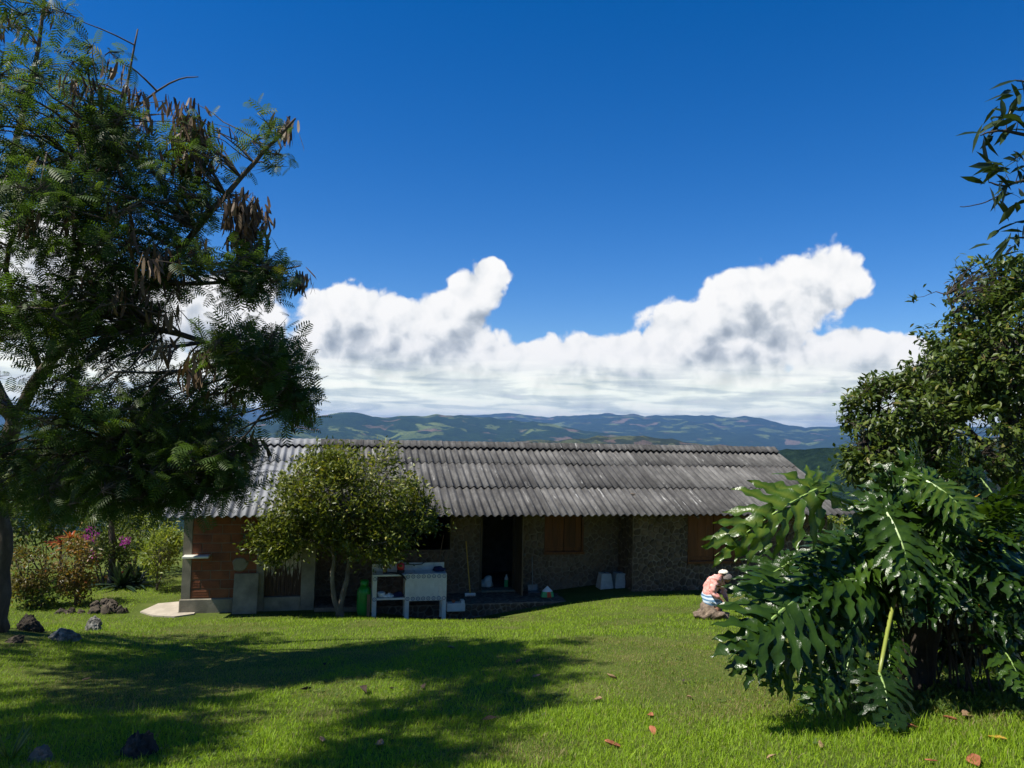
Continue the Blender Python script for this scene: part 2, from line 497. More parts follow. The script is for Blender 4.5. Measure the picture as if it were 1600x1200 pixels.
def ring_tile_mat():
    m_, t, out = newmat('ring_tile')
    g = t.new('ShaderNodeTexCoord').outputs['Object']
    s_ = t.new('ShaderNodeSeparateXYZ'); t.l.new(g, s_.inputs[0])
    r = t.m('SQRT', t.m('ADD', t.m('POWER', s_.outputs[0], 2.0), t.m('POWER', s_.outputs[2], 2.0)))
    ring = t.m('MULTIPLY', t.ss(r, .026, .031), t.ss(r, .046, .041))
    dot = t.m('MULTIPLY', t.ss(r, .019, .013), .6)
    c = t.mix(t.m('MAXIMUM', ring, dot), (.62, .62, .56), (.06, .11, .2))
    b = t.new('ShaderNodeBsdfPrincipled'); t.l.new(c, b.inputs['Base Color']); b.inputs['Roughness'].default_value = .3
    t.l.new(b.outputs[0], out.inputs[0])
    return m_
ring_tile = ring_tile_mat()

def lawn_mat():
    m_, t, out = newmat('lawn_soil_and_thatch')
    gp = t.new('ShaderNodeNewGeometry').outputs['Position']
    n = t.noise(gp, 1.1, 6, .6); f = t.noise(gp, 35, 6, .7)
    c = t.ramp(t.m('ADD', t.m('MULTIPLY', n, .5), t.m('MULTIPLY', f, .5)), [(.3, (.03, .042, .008)), (.5, (.07, .10, .016)), (.7, (.14, .135, .045))])
    b = t.new('ShaderNodeBsdfPrincipled'); t.l.new(c, b.inputs['Base Color']); b.inputs['Roughness'].default_value = .95
    b.inputs['Specular IOR Level'].default_value = .1
    bn = t.new('ShaderNodeBump'); bn.inputs['Strength'].default_value = .8; bn.inputs['Distance'].default_value = .03
    t.l.new(f, bn.inputs['Height']); t.l.new(bn.outputs[0], b.inputs['Normal'])
    t.l.new(b.outputs[0], out.inputs[0])
    return m_
lawn_m = lawn_mat()

def hill_mat(name, patch, forest, field, dark, soilc, fshare, sc=1.0):
    """woods, plantations and pasture in uneven parcels"""
    m_, t, out = newmat(name)
    gp = t.new('ShaderNodeNewGeometry').outputs['Position']
    wn = t.new('ShaderNodeTexNoise'); t.l.new(gp, wn.inputs['Vector']); wn.inputs['Scale'].default_value = 1 / patch; wn.inputs['Detail'].default_value = 5
    gv = t.vm('ADD', t.vm('MULTIPLY', gp, (1, 1, .6)), t.vm('MULTIPLY', t.vm('SUBTRACT', wn.outputs['Color'], (.5, .5, .5)), (patch * 1.6,) * 3))
    vc = t.new('ShaderNodeTexVoronoi'); t.l.new(gv, vc.inputs['Vector']); vc.inputs['Scale'].default_value = 1 / patch
    cs = t.new('ShaderNodeSeparateXYZ'); t.l.new(vc.outputs['Color'], cs.inputs[0])
    big = t.noise(gp, .28 / patch, 4, .55)
    sel = t.m('ADD', t.m('MULTIPLY', cs.outputs[0], .45), t.m('MULTIPLY', big, .9))
    isf = t.ss(sel, fshare, fshare + .05)
    tex = t.m('ADD', t.m('MULTIPLY', t.noise(gp, 9 / patch * sc, 6, .75), .7), t.m('MULTIPLY', t.noise(gp, 1.6 / patch, 3, .6), .3))
    fcol = t.mix(t.ss(tex, .38, .62), dark, forest)
    pcol = t.mix(t.ss(cs.outputs[1], .72, .8), t.mix(t.ss(cs.outputs[2], .2, .8), field, tuple(.6 * a + .4 * b for a, b in zip(field, forest))), soilc)
    pcol = t.mix(t.m('MULTIPLY', t.ss(tex, .50, .60), .85), pcol, dark)
    c = t.mix(isf, fcol, pcol)
    b = t.new('ShaderNodeBsdfDiffuse'); t.l.new(c, b.inputs['Color'])
    bn = t.new('ShaderNodeBump'); bn.inputs['Strength'].default_value = .9; bn.inputs['Distance'].default_value = 12
    t.l.new(t.noise(gp, 22 / patch * sc, 5, .7), bn.inputs['Height']); t.l.new(bn.outputs[0], b.inputs['Normal'])
    t.l.new(b.outputs[0], out.inputs[0])
    return m_

# ------------------------------------------------------------------ the land
def build_ground():
    rad = np.concatenate([np.arange(0, 32, .45), np.geomspace(32.5, 18800, 66)])
    na = 200
    vs = [(0.0, 9.0, float(terrain(0, 9)))]; fs = []; mi = []
    ang = np.linspace(0, 2 * np.pi, na, endpoint=False)
    for r in rad[1:]:
        x = r * np.cos(ang); y = 9 + r * np.sin(ang)
        z = terrain(x, y)
        vs.extend(zip(x.tolist(), y.tolist(), z.tolist()))
    for k in range(na):
        fs.append((0, 1 + k, 1 + (k + 1) % na)); mi.append(0)
    for i in range(len(rad) - 2):
        for k in range(na):
            a = 1 + i * na + k; b = 1 + i * na + (k + 1) % na
            fs.append((a, a + na, b + na, b)); mi.append(0 if rad[i + 1] < 60 else 1)
    me = bpy.data.meshes.new('ground'); me.from_pydata(vs, [], fs)
    me.materials.append(lawn_m)
    me.materials.append(hill_mat('valley_land', 160, (.035, .06, .022), (.10, .14, .045), (.015, .03, .012), (.2, .15, .09), .62))
    me.polygons.foreach_set('material_index', mi); me.polygons.foreach_set('use_smooth', [True] * len(fs))
    o = link('ground', me)
    tag(o, 'sloping garden ground running down into the valley', None, None, 'structure')
build_ground()

def fbm2(x, y, seed, octv=5):
    """value noise"""
    r = np.random.default_rng(seed)
    tab = r.random((64, 64))
    s = np.zeros_like(x); a = 1.0; tot = 0
    for o in range(octv):
        xf, yf = np.floor(x), np.floor(y)
        fx, fy = x - xf, y - yf
        fx = fx * fx * (3 - 2 * fx); fy = fy * fy * (3 - 2 * fy)
        xi, yi = xf.astype(int) % 64, yf.astype(int) % 64
        x1, y1 = (xi + 1) % 64, (yi + 1) % 64
        v = tab[xi, yi] * (1 - fx) * (1 - fy) + tab[x1, yi] * fx * (1 - fy) + tab[xi, y1] * (1 - fx) * fy + tab[x1, y1] * fx * fy
        s += a * v; tot += a; a *= .5; x = x * 2.03 + 17.1; y = y * 2.03 + 5.3
    return s / tot

HMAX = [20.0]
def hills(label, crest, Rm, front, back, amp, seed, mat, na=320, nr=70, az_lim=(-62, 62)):
    pxs = np.array([c[0] for c in crest], float); pys = np.array([c[1] for c in crest], float)
    azs = np.degrees(np.arctan((pxs - 800) / F))
    els = np.array([math.atan2(*(lambda r: (r[2], math.hypot(r[0], r[1])))(ray(a, b))) for a, b in zip(pxs, pys)])
    A = np.linspace(az_lim[0], az_lim[1], na)
    E = np.interp(A, azs, els)
    k = np.array([.25, .5, .25]); 
    for _ in range(2): E = np.convolve(np.pad(E, 1, 'edge'), k, 'valid')
    E = E + np.radians(.16) * (fbm2(A * 1.1 + seed, A * 0 + seed, seed + 3, 5) - .5) * 2
    base = -216.0
    s = np.linspace(-1, 1, nr)
    AA, SS = np.meshgrid(np.radians(A), s, indexing='ij')
    Rw = Rm * (1 + .10 * np.sin(AA * 5 + seed))
    R_ = np.where(SS < 0, Rw + SS * front, Rw + SS * back)
    crestz = 4 + np.tan(E)[:, None] * Rw
    X = R_ * np.sin(AA); Y = R_ * np.cos(AA)
    prof = np.where(SS < 0, np.clip(1 + SS, 0, 1) ** 1.25, np.cos(np.clip(SS, 0, 1) * math.pi / 2) ** 1.3)
    n = fbm2(X / (amp * 7), Y / (amp * 7), seed) - .5
    n2 = np.abs(fbm2(X / (amp * 3.5) + 9, Y / (amp * 3.5), seed + 5) - .5)
    fine = fbm2(X / (amp * .5), Y / (amp * .5), seed + 9, 3) - .5
    offcrest = 1 - np.exp(-(SS / .12) ** 2)
    Z = base - 2 + (crestz - base + 2) * prof + (n * 1.7 - n2 * 1.2) * amp * np.sqrt(prof) * offcrest + fine * amp * .10 * prof
    Z = np.maximum(Z, -219.0)
    HMAX[0] = max(HMAX[0], float(Z.max()))
    vs = np.stack([X, Y, Z], -1).reshape(-1, 3)
    i, j = np.meshgrid(np.arange(na - 1), np.arange(nr - 1), indexing='ij')
    a = (i * nr + j).ravel()
    f = np.stack([a, a + nr, a + nr + 1, a + 1], -1)
    me = bpy.data.meshes.new('hills'); me.from_pydata(vs.tolist(), [], f.tolist())
    me.polygons.foreach_set('use_smooth', [True] * len(f))
    o = link('hills', me, mat)
    tag(o, label, None, None, 'structure')

hm_far = hill_mat('far_range_land', 240, (.03, .052, .02), (.12, .155, .05), (.012, .024, .01), (.15, .115, .075), .80)
hm_mid = hill_mat('mid_hill_land', 150, (.03, .054, .016), (.13, .165, .05), (.011, .023, .009), (.16, .115, .075), .82)
hm_near = hill_mat('near_hill_land', 70, (.05, .062, .025), (.12, .13, .05), (.022, .03, .014), (.15, .11, .08), .68)
hm_wood = hill_mat('shadowed_wooded_slope', 120, (.022, .042, .018), (.05, .07, .03), (.008, .018, .009), (.05, .06, .03), .95)  # woodland greens darkened further: a cloud's shadow is put into the colour
hills('distant blue mountain range under the cloud bank',
      [(-700, 650), (-100, 648), (150, 640), (300, 645), (364, 636), (416, 642), (480, 650), (700, 652), (745, 648), (800, 645), (850, 651), (930, 647), (1000, 650), (1060, 651),
       (1130, 651), (1180, 657), (1230, 664), (1280, 668), (1330, 664), (1400, 668), (1600, 664), (2300, 668)], 14000, 6500, 3000, 230, 3, hm_far, na=460, nr=90)
hills('green hill with a rounded peak and patches of pasture',
      [(-700, 668), (0, 668), (300, 666), (440, 655), (500, 650), (545, 641), (585, 652), (640, 651), (690, 648), (740, 651), (790, 655), (850, 661), (905, 671), (960, 679), (1050, 690), (1120, 702), (1300, 735), (2300, 760)],
      6800, 3600, 1500, 140, 8, hm_mid, na=420, nr=90)
hills('olive hill rising just beyond the roof ridge',
      [(-700, 700), (300, 712), (640, 708), (760, 702), (850, 692), (930, 683), (985, 680), (1040, 685), (1100, 693), (1170, 700), (1260, 712), (1500, 740), (2300, 760)],
      3000, 1300, 800, 60, 13, hm_near, na=300, nr=60)
hills('cloud-shadowed wooded slope beyond the roof end',
      [(-700, 800), (600, 790), (950, 740), (1100, 716), (1190, 704), (1260, 701), (1320, 698), (1420, 690), (1700, 676), (2300, 670)],
      1500, 620, 500, 22, 21, hm_wood, na=300, nr=50)

# ------------------------------------------------------------------ the house
U0, T0 = 4.6, 18.0
house = empty('house', Hw(U0, T0, 0), math.atan2(UV[1], UV[0]))
tag(house, 'long low stone and brick house with a grey corrugated roof', 'house')
def L(u, t, z): return (u - U0, t - T0, z)
class HB(MB):
    def hbox(s, u0, u1, t0, t1, z0, z1): s.box(L(u0, t0, z0), L(u1, t1, z1))

TANP = .3816
PITCH = math.atan(TANP)
EAVE_T, EAVE_Z, RIDGE_T = 17.2, 2.06, 21.0
RIDGE_Z = EAVE_Z + TANP * (RIDGE_T - EAVE_T)
UL, UR = -3.24, 12.5
def roof_z(t): return EAVE_Z + TANP * (min(t, 2 * RIDGE_T - t) - EAVE_T)

def poly_wall(name, u0, u1, t, th, top, openings, mat, zb=-.5):
    """wall slab in the facade direction with rectangular openings, built of non-overlapping blocks"""
    hb = HB()
    us = sorted({u0, u1, *[o[0] for o in openings], *[o[1] for o in openings]})
    for a, b in zip(us[:-1], us[1:]):
        ops = sorted([o for o in openings if o[0] <= a + 1e-6 and o[1] >= b - 1e-6], key=lambda o: o[2])
        z = zb
        for o in ops:
            if o[2] > z: hb.hbox(a, b, t, t + th, z, o[2])
            z = o[3]
        if z < top: hb.hbox(a, b, t, t + th, z, top)
    return hb.build(name, mat, house)

# --- stones: Voronoi cells cut to the wall, each a chamfered slab
def clip(poly, nx, ny, c):
    out = []
    n = len(poly)
    for i in range(n):
        a, b = poly[i], poly[(i + 1) % n]
        da, db = nx * a[0] + ny * a[1] - c, nx * b[0] + ny * b[1] - c
        if da <= 0: out.append(a)
        if (da < 0 < db) or (db < 0 < da):
            k = da / (da - db); out.append((a[0] + k * (b[0] - a[0]), a[1] + k * (b[1] - a[1])))
    return out

def voronoi(u0, u1, z0, z1, n, openings=(), gap=.012, sq=1.0):
    pts = []
    tries = 0
    dmin = .62 * math.sqrt((u1 - u0) * (z1 - z0) / n)
    while len(pts) < n and tries < n * 40:
        tries += 1
        p = (random.uniform(u0, u1), random.uniform(z0, z1))
        if any(o[0] < p[0] < o[1] and o[2] < p[1] < o[3] for o in openings): continue
        if all((p[0] - q[0]) ** 2 + (p[1] - q[1]) ** 2 > dmin * dmin for q in pts): pts.append(p)
    cells = []
    arr = np.array(pts)
    for i, p in enumerate(pts):
        poly = [(u0, z0), (u1, z0), (u1, z1), (u0, z1)]
        dd = ((arr - arr[i]) ** 2).sum(1)
        for j in np.argsort(dd)[1:22]:
            q = pts[j]
            nx, ny = q[0] - p[0], q[1] - p[1]; l_ = math.hypot(nx, ny); nx /= l_; ny /= l_
            poly = clip(poly, nx, ny, nx * (p[0] + q[0]) / 2 + ny * (p[1] + q[1]) / 2 - gap * random.uniform(.5, 1.2))
            if len(poly) < 3: break
        for o in openings:
            if len(poly) < 3: break
            if max(a for a, _ in poly) > o[0] and min(a for a, _ in poly) < o[1] and max(b for _, b in poly) > o[2] and min(b for _, b in poly) < o[3]:
                if p[0] <= o[0]: poly = clip(poly, 1, 0, o[0])
                elif p[0] >= o[1]: poly = clip(poly, -1, 0, -o[1])
                elif p[1] >= o[3]: poly = clip(poly, 0, -1, -o[3])
                else: poly = clip(poly, 0, 1, o[2])
        if len(poly) < 3: continue
        area = .5 * abs(sum(poly[k][0] * poly[(k + 1) % len(poly)][1] - poly[(k + 1) % len(poly)][0] * poly[k][1] for k in range(len(poly))))
        if area < 6e-4: continue
        cells.append(poly)
    return cells

def stone_geo(poly, place, proud):
    """vertices and faces of one stone; place(a, b, h) maps wall coordinates and height to a point"""
    n = len(poly)
    # round the corners by cutting each one
    rp = []
    for k in range(n):
        a, b, c = poly[k - 1], poly[k], poly[(k + 1) % n]
        rp.append((b[0] + .25 * (a[0] - b[0]), b[1] + .25 * (a[1] - b[1])))
        rp.append((b[0] + .25 * (c[0] - b[0]), b[1] + .25 * (c[1] - b[1])))
    n = len(rp)
    cx, cy = sum(p[0] for p in rp) / n, sum(p[1] for p in rp) / n
    tx, ty = random.uniform(-.08, .08), random.uniform(-.08, .08)
    vs = [place(p[0], p[1], -.004) for p in rp]
    vs += [place(cx + (p[0] - cx) * .86, cy + (p[1] - cy) * .86, proud + tx * (p[0] - cx) + ty * (p[1] - cy)) for p in rp]
    vs.append(place(cx, cy, proud * 1.25))
    fs = [(k, (k + 1) % n, n + (k + 1) % n, n + k) for k in range(n)] + [(n + k, n + (k + 1) % n, 2 * n) for k in range(n)]
    return vs, fs

def stone_face(parent, cells, place, singly, name='stone', mat=None):
    if singly:
        cells = sorted(cells, key=lambda c: -(max(p[0] for p in c) - min(p[0] for p in c)) * (max(p[1] for p in c) - min(p[1] for p in c)))
        if len(cells) > 295:
            stone_face(parent, cells[295:], place, False, 'small_stones', mat)
        for c in cells[:295]:
            mb = MB(); mb.add(*stone_geo(c, place, random.uniform(.012, .034)))
            mb.build(name, mat or stone_m, parent)
    else:
        mb = MB()
        for c in cells: mb.add(*stone_geo(c, place, random.uniform(.010, .028)))
        tag(mb.build(name, mat or stone_m, parent), kind='stuff')

R_WIN = (on_t(1077, 877, 18)[0], on_t(1152, 877, 18)[0], .82, 1.98)
R_WIN = (R_WIN[0], R_WIN[0] + 1.32, .82, 1.98)
M_WIN = (5.17, 6.10, .94, 1.94)
DOOR = (3.52, 4.34, .02, 1.96)
HATCH = (1.25, 2.72, 1.02, 1.96)
PDOOR = (-1.55, -.76, .20, 1.88)
uc = 7.11
TM = 19.0
# right block wall
wall_r = poly_wall('stone_wall', uc, UR, 18.0, .22, roof_z(18.0) - .06, [R_WIN], mortar)
stone_face(wall_r, voronoi(uc + .01, UR - .01, -.12, roof_z(18.0) - .1, 540, [(R_WIN[0] - .05, R_WIN[1] + .05, R_WIN[2] - .06, R_WIN[3] + .06)]), lambda a, b, h: L(a, 18.0 - h, b), True)
hb = HB(); hb.hbox(uc, uc + .2, 18.22, TM, -.5, roof_z(18.3)); ret = hb.build('return_wall', mortar, house)
stone_face(ret, voronoi(18.03, TM - .02, -.02, 2.2, 55), lambda a, b, h: L(uc - h, a, b), False)
# recessed middle wall
wall_m = poly_wall('recessed_wall', -.47, uc, TM, .2, roof_z(TM) - .06, [M_WIN, DOOR, HATCH], mortar)
grow = lambda o, e: (o[0] - e, o[1] + e, o[2] - e, o[3] + e)
stone_face(wall_m, voronoi(-.45, uc - .02, .0, roof_z(TM) - .1, 820, [grow(M_WIN, .05), grow(DOOR, .06), grow(HATCH, .02)]), lambda a, b, h: L(a, TM - h, b), False)
# left brick block
wall_b = poly_wall('brick_wall', UL, -.47, 18.0, .16, roof_z(18.0) - .06, [PDOOR], mortar)
hb = HB(); hb.hbox(-.63, -.47, 18.16, TM, -.5, roof_z(18.3)); hb.build('return_wall', concrete, house)
hb = HB(); hb.hbox(UL - .02, UL + .16, 17.975, 18.15, -.3, roof_z(18.0) - .07); hb.build('corner_column', concrete, house)
bw, bh, j = .378, .179, .019
zrow = .215; r_ = 0
brick_mesh = {}
def brick_obj(u, z, wd):
    k = round(wd, 2)
    if k not in brick_mesh:
        b = MB(); b.box((0, -.012, 0), (wd, .01, bh))
        for g in range(1, 7):                      # the scored grooves of hollow clay blocks, as thin ribs
            if g % 2: b.box((.004, -.0165, g * bh / 7), (wd - .004, -.012, g * bh / 7 + bh / 9))
        brick_mesh[k] = b.mesh('brick')
    o = link('brick', brick_mesh[k], brick_m, wall_b, L(u, 18.0, z), (0, random.uniform(-.006, .006), random.uniform(-.012, .012)))
while zrow + bh < roof_z(18.0) - .08:
    u = UL + .175 + (0 if r_ % 2 else -.0)
    first = True
    u_end = -1.72
    while u < u_end - .05:
        wd = bw if not (first and r_ % 2) else bw * .5
        first = False
        wd = min(wd, u_end - u)
        if wd > .05: brick_obj(u, zrow, wd)
        u += wd + j
    zrow += bh + j; r_ += 1
hb = HB(); hb.hbox(UL - .05, -1.72, 17.94, 18.0, -.35, .2); bevel(hb.build('plinth', concrete, house), .015)
hb = HB(); hb.hbox(-1.72, PDOOR[0], 17.96, 18.0, -.35, 1.98); hb.hbox(PDOOR[1], -.46, 17.96, 18.0, -.35, 1.98)
hb.hbox(PDOOR[0], PDOOR[1], 17.95, 18.0, -.35, PDOOR[2]); hb.hbox(PDOOR[0], PDOOR[1], 17.96, 18.0, PDOOR[3], 1.98)
bevel(hb.build('door_frame', concrete, house), .01)
pd = HB(); pd.hbox(PDOOR[0], PDOOR[1], 18.08, 18.11, PDOOR[2], PDOOR[3]); pdo = pd.build('plank_door', timber, house)
npk = 9; pw = (PDOOR[1] - PDOOR[0]) / npk
for k in range(npk):
    b = MB(); b.box((-pw / 2 + .006, -.012, 0), (pw / 2 - .006, .01, PDOOR[3] - PDOOR[2] - .03 - random.uniform(0, .04)))
    link('plank', b.mesh('plank'), plank_m, pdo, L(PDOOR[0] + (k + .5) * pw, 18.068 + random.uniform(-.004, .004), PDOOR[2] + random.uniform(.0, .035)))
mb = MB(); mb.box(L(-.86, 18.04, .98), L(-.80, 18.056, 1.1)); mb.build('latch', black_rubber, pdo)
# round patch of cement and the small white shelf on the brick
uz = on_t(375, 882, 17.98)
mb = MB()
c = [(uz[0] + .17 * math.cos(a) * (1 + .10 * math.sin(3 * a + 1) + .06 * math.sin(7 * a)), uz[1] + .17 * math.sin(a) * (1 + .08 * math.cos(2 * a))) for a in np.linspace(0, 2 * math.pi, 24, endpoint=False)]
mb.add([L(a, 17.995, b) for a, b in c] + [L(uz[0] + .85 * (a - uz[0]), 17.962, uz[1] + .85 * (b - uz[1])) for a, b in c], [(k, (k + 1) % 24, 24 + (k + 1) % 24, 24 + k) for k in range(24)] + [tuple(range(24, 48))])
mb.build('cement_patch', concrete, house)
hb = HB(); ul = on_t(287, 868, 17.9)[0]; ur = on_t(328, 868, 17.9)[0]; zz = on_t(300, 870, 17.85)[1]
hb.hbox(ul, ur, 17.72, 17.985, zz - .02, zz + .025); bevel(hb.build('wall_ledge', tile_white, house), .006)

# end walls, back wall, floor inside: the house is closed, so the rooms are dark
def gable(u0, u1):
    pr = [(18.2, -.5), (18.2, roof_z(18.2) - .08), (RIDGE_T, RIDGE_Z - .08), (23.8, roof_z(23.8) - .08), (23.8, -.5)]
    mb = MB(); n = len(pr)
    mb.add([L(u0, a, b) for a, b in pr] + [L(u1, a, b) for a, b in pr], [tuple(range(n)), tuple(reversed(range(n, 2 * n)))] + [(k, n + k, n + (k + 1) % n, (k + 1) % n) for k in range(n)])
    return mb.build('gable_wall', mortar, house)
gable(UL, UL + .18); gable(UR - .2, UR)
hb = HB(); hb.hbox(UL + .2, UR - .22, 23.82, 24.0, -.5, roof_z(24.0) - .06); hb.build('back_wall', mortar, house)
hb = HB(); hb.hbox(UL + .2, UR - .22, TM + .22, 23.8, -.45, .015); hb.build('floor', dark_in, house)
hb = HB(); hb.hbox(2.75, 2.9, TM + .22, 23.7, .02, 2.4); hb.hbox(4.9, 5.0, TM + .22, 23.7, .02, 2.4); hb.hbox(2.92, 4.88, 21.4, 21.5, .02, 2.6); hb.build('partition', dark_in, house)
# porch: stone platform and paving
hb = HB(); hb.hbox(-.45, uc - .01, 17.78, TM, -.7, -.03); porch = hb.build('porch_floor', mortar, house)
stone_face(porch, voronoi(-.42, uc - .02, 17.80, TM - .03, 260), lambda a, b, h: L(a, b, -.035 + h * .5), False, 'paving_stone')
stone_face(porch, voronoi(.6, uc - .02, -.62, -.045, 200), lambda a, b, h: L(a, 17.78 - h, b), False, 'riser_stone')
hb = HB(); hb.hbox(DOOR[0], DOOR[1], TM - .10, TM + .25, -.02, .035); bevel(hb.build('threshold', concrete, house), .008)
# entrance: frame and the leaf standing open towards the garden
hb = HB(); hb.hbox(DOOR[0] - .05, DOOR[0], TM - .035, TM + .15, .03, DOOR[3]); hb.hbox(DOOR[1], DOOR[1] + .05, TM - .035, TM + .15, .03, DOOR[3]); hb.hbox(DOOR[0] - .05, DOOR[1] + .05, TM - .036, TM + .15, DOOR[3] + .001, DOOR[3] + .06)
hb.build('entrance_frame', timber, house)
leaf = HB(); leaf.hbox(DOOR[1] + .012, DOOR[1] + .048, TM - .82, TM - .04, .03, DOOR[3] - .02); lf = leaf.build('entrance_door', timber, house)
mb = MB(); mb.lathe([(.006, 0), (.012, .02), (.03, .03), (.03, .05), (.012, .06)], (0, 0, 0), 10); mb.build('handle', grey_metal, lf, loc=L(DOOR[1] + .05, TM - .76, 1.0), rot=(0, math.pi / 2, 0))
# windows
def window(win, t, label, leaves, boards):
    f = HB(); a, b, c, d_ = win
    f.hbox(a - .05, a, t - .03, t + .12, c, d_); f.hbox(b, b + .05, t - .03, t + .12, c, d_); f.hbox(a - .05, b + .05, t - .032, t + .12, d_ + .001, d_ + .06)
    f.hbox(a - .07, b + .07, t - .06, t + .12, c - .06, c - .001)
    fo = f.build('window', shutter_m, house); tag(fo, label)
    wl = (b - a) / leaves
    for k in range(leaves):
        bwid = (wl - .012) / boards
        for q in range(boards):
            x0 = a + k * wl + .006 + q * bwid
            p = MB(); p.box((.003, -.012, 0), (bwid - .003, .012, d_ - c - .012))
            link('shutter_board', p.mesh('shutter_board'), shutter_m, fo, L(x0, t + .03 + random.uniform(-.002, .002), c + .006))
        rl = HB(); rl.hbox(a + k * wl + .01, a + (k + 1) * wl - .01, t + .004, t + .0165, c + .03, c + .11); rl.hbox(a + k * wl + .01, a + (k + 1) * wl - .01, t + .004, t + .0165, d_ - .12, d_ - .04)
        rl.build('shutter_rail', shutter_m, fo)
window(M_WIN, TM, 'pair of dark wooden shutters over the porch', 2, 3)
window(R_WIN, 18.0, 'wide red-brown wooden shutters in the stone wall', 2, 3)
# roof: timbers, sheets, ridge caps
rf = MB()
for k in range(17):
    u = UL + .12 + k * (UR - UL - .24) / 16
    for s in (1, -1):
        a = L(u, RIDGE_T - s * 3.7, EAVE_Z + TANP * .1 - .12); b = L(u, RIDGE_T - s * .03, RIDGE_Z - .13)
        rf.tube([a, b], .035, 4)
for t in (17.5, 18.6, 19.8, 20.85):
    rf.tube([L(UL - .2, t, roof_z(t) - .065), L(UR + .2, t, roof_z(t) - .065)], .026, 4)
roof = rf.build('roof', timber, house)
WAVE = .177; NW = 6
def sheet_mesh(length, nw=NW):
    mb = MB(); ns = nw * 8 + 5
    xs = [k * WAVE / 8 for k in range(ns)]
    vs = []; fs = []
    for yk, yv in enumerate((0, length)):
        for x in xs:
            z = .029 * math.cos(2 * math.pi * x / WAVE)
            vs.append((x, yv, z)); vs.append((x, yv, z - .013))
    for k in range(ns - 1):
        a = 2 * k; b = a + 2; o = 2 * ns
        fs += [(a, b, b + o, a + o), (a + 1, a + 1 + o, b + 1 + o, b + 1), (a, a + 1, b + 1, b), (a + o, b + o, b + 1 + o, a + 1 + o)]
    fs += [(0, 2 * ns, 2 * ns + 1, 1)]
    mb.add(vs, fs)
    return mb.mesh('roof_sheet')
def t_at(px, py):
    lo, hi = 16.5, 21.5
    for _ in range(50):
        m_ = (lo + hi) / 2
        u, z = on_t(px, py, m_)
        if z > EAVE_Z + TANP * (m_ - EAVE_T): lo = m_
        else: hi = m_
    return lo
T1, T2 = t_at(720, 762), t_at(720, 726)
courses = [(EAVE_T, T1 + .16), (T1, T2 + .16), (T2, RIDGE_T - .02)]
SW = WAVE * NW
RL = UL - .46                                   # left end of the roof
ncol = 16                                       # the last column is a half-width sheet
sheet_me = {}
for ci, (ta, tb) in enumerate(courses):
    ln = (tb - ta) / math.cos(PITCH)
    for side in (0, 1):
        me = {}
        for k in range(ncol):
            u = RL + k * SW
            new = u + SW * .5 < -.75
            key = (ci, new, k == ncol - 1)
            if key not in sheet_me:
                m2 = sheet_mesh(ln, 3 if k == ncol - 1 else NW); m2.materials.append(roof_new if new else roof_old); sheet_me[key] = m2
            lift = .024 * ci + .004 * (k % 2)
            if side == 0:
                link('roof_sheet', sheet_me[key], None, roof, L(u, ta + random.uniform(-.022, .022), EAVE_Z + TANP * (ta - EAVE_T) + lift), (PITCH + random.uniform(-.004, .004), 0, random.uniform(-.004, .004)), True)
for ci, (ta, tb) in enumerate(courses):          # far slope, one piece per course
    mb = MB(); xs = np.arange(RL, RL + (ncol - .5) * SW + .07, WAVE / 6)
    vs = []
    for t in (2 * RIDGE_T - ta, 2 * RIDGE_T - tb):
        for x in xs: vs.append(L(x, t, roof_z(t) + .012 * ci + .0255 * math.cos(2 * math.pi * (x - RL) / WAVE)))
    n = len(xs); mb.add(vs, [(k, k + 1, n + k + 1, n + k) for k in range(n - 1)])
    mb.build('far_roof_slope', roof_old, roof, True)
def cap_mesh(nw=NW):
    mb = MB(); ns = nw * 8 + 3; vs = []; fs = []
    prof = [(-.30, None), (-.10, .02), (-.05, .055), (0, .07), (.05, .055), (.10, .02), (.30, None)]
    for pj, (dt, hz) in enumerate(prof):
        for k in range(ns):
            x = k * WAVE / 8
            base = -abs(dt) * TANP
            wz = .0255 * math.cos(2 * math.pi * x / WAVE)
            z = base + .03 + (wz if hz is None else wz * .25 + .022)
            vs.append((x, dt, z + (0.02 if abs(dt) < .06 else 0)))
    for pj in range(len(prof) - 1):
        for k in range(ns - 1):
            a = pj * ns + k; fs.append((a, a + 1, a + 1 + ns, a + ns))
    mb.add(vs, fs); return mb.mesh('ridge_cap')
cm_old, cm_new = cap_mesh(), cap_mesh(); cm_end = cap_mesh(3); cm_end.materials.append(roof_old); cm_old.materials.append(roof_old); cm_new.materials.append(roof_new)
for k in range(ncol):
    u = RL + k * SW
    o = link('ridge_cap', cm_end if k == ncol - 1 else cm_new if u + SW * .5 < -.75 else cm_old, None, roof, L(u, RIDGE_T, RIDGE_Z + .08 + .004 * (k % 2)), (0, random.uniform(-.003, .003), 0), True)
    sm = o.modifiers.new('thickness', 'SOLIDIFY'); sm.thickness = .008

# path slab at the brick corner
mb = MB()
pts = [(-4.1, 18.15), (-3.75, 17.75), (-3.3, 17.6), (-2.95, 17.8), (-2.95, 17.93), (-3.3, 17.93), (-3.32, 19.1), (-3.9, 18.9)]
n = len(pts)
mb.add([Hw(a, b, -.3) for a, b in pts] + [Hw(a, b, -.07) for a, b in pts], [tuple(range(n, 2 * n))] + [(k, (k + 1) % n, n + (k + 1) % n, n + k) for k in range(n)])
tag(mb.build('pavement', concrete_lit), 'pale sunlit concrete slab around the brick corner of the house', None, None, 'structure')
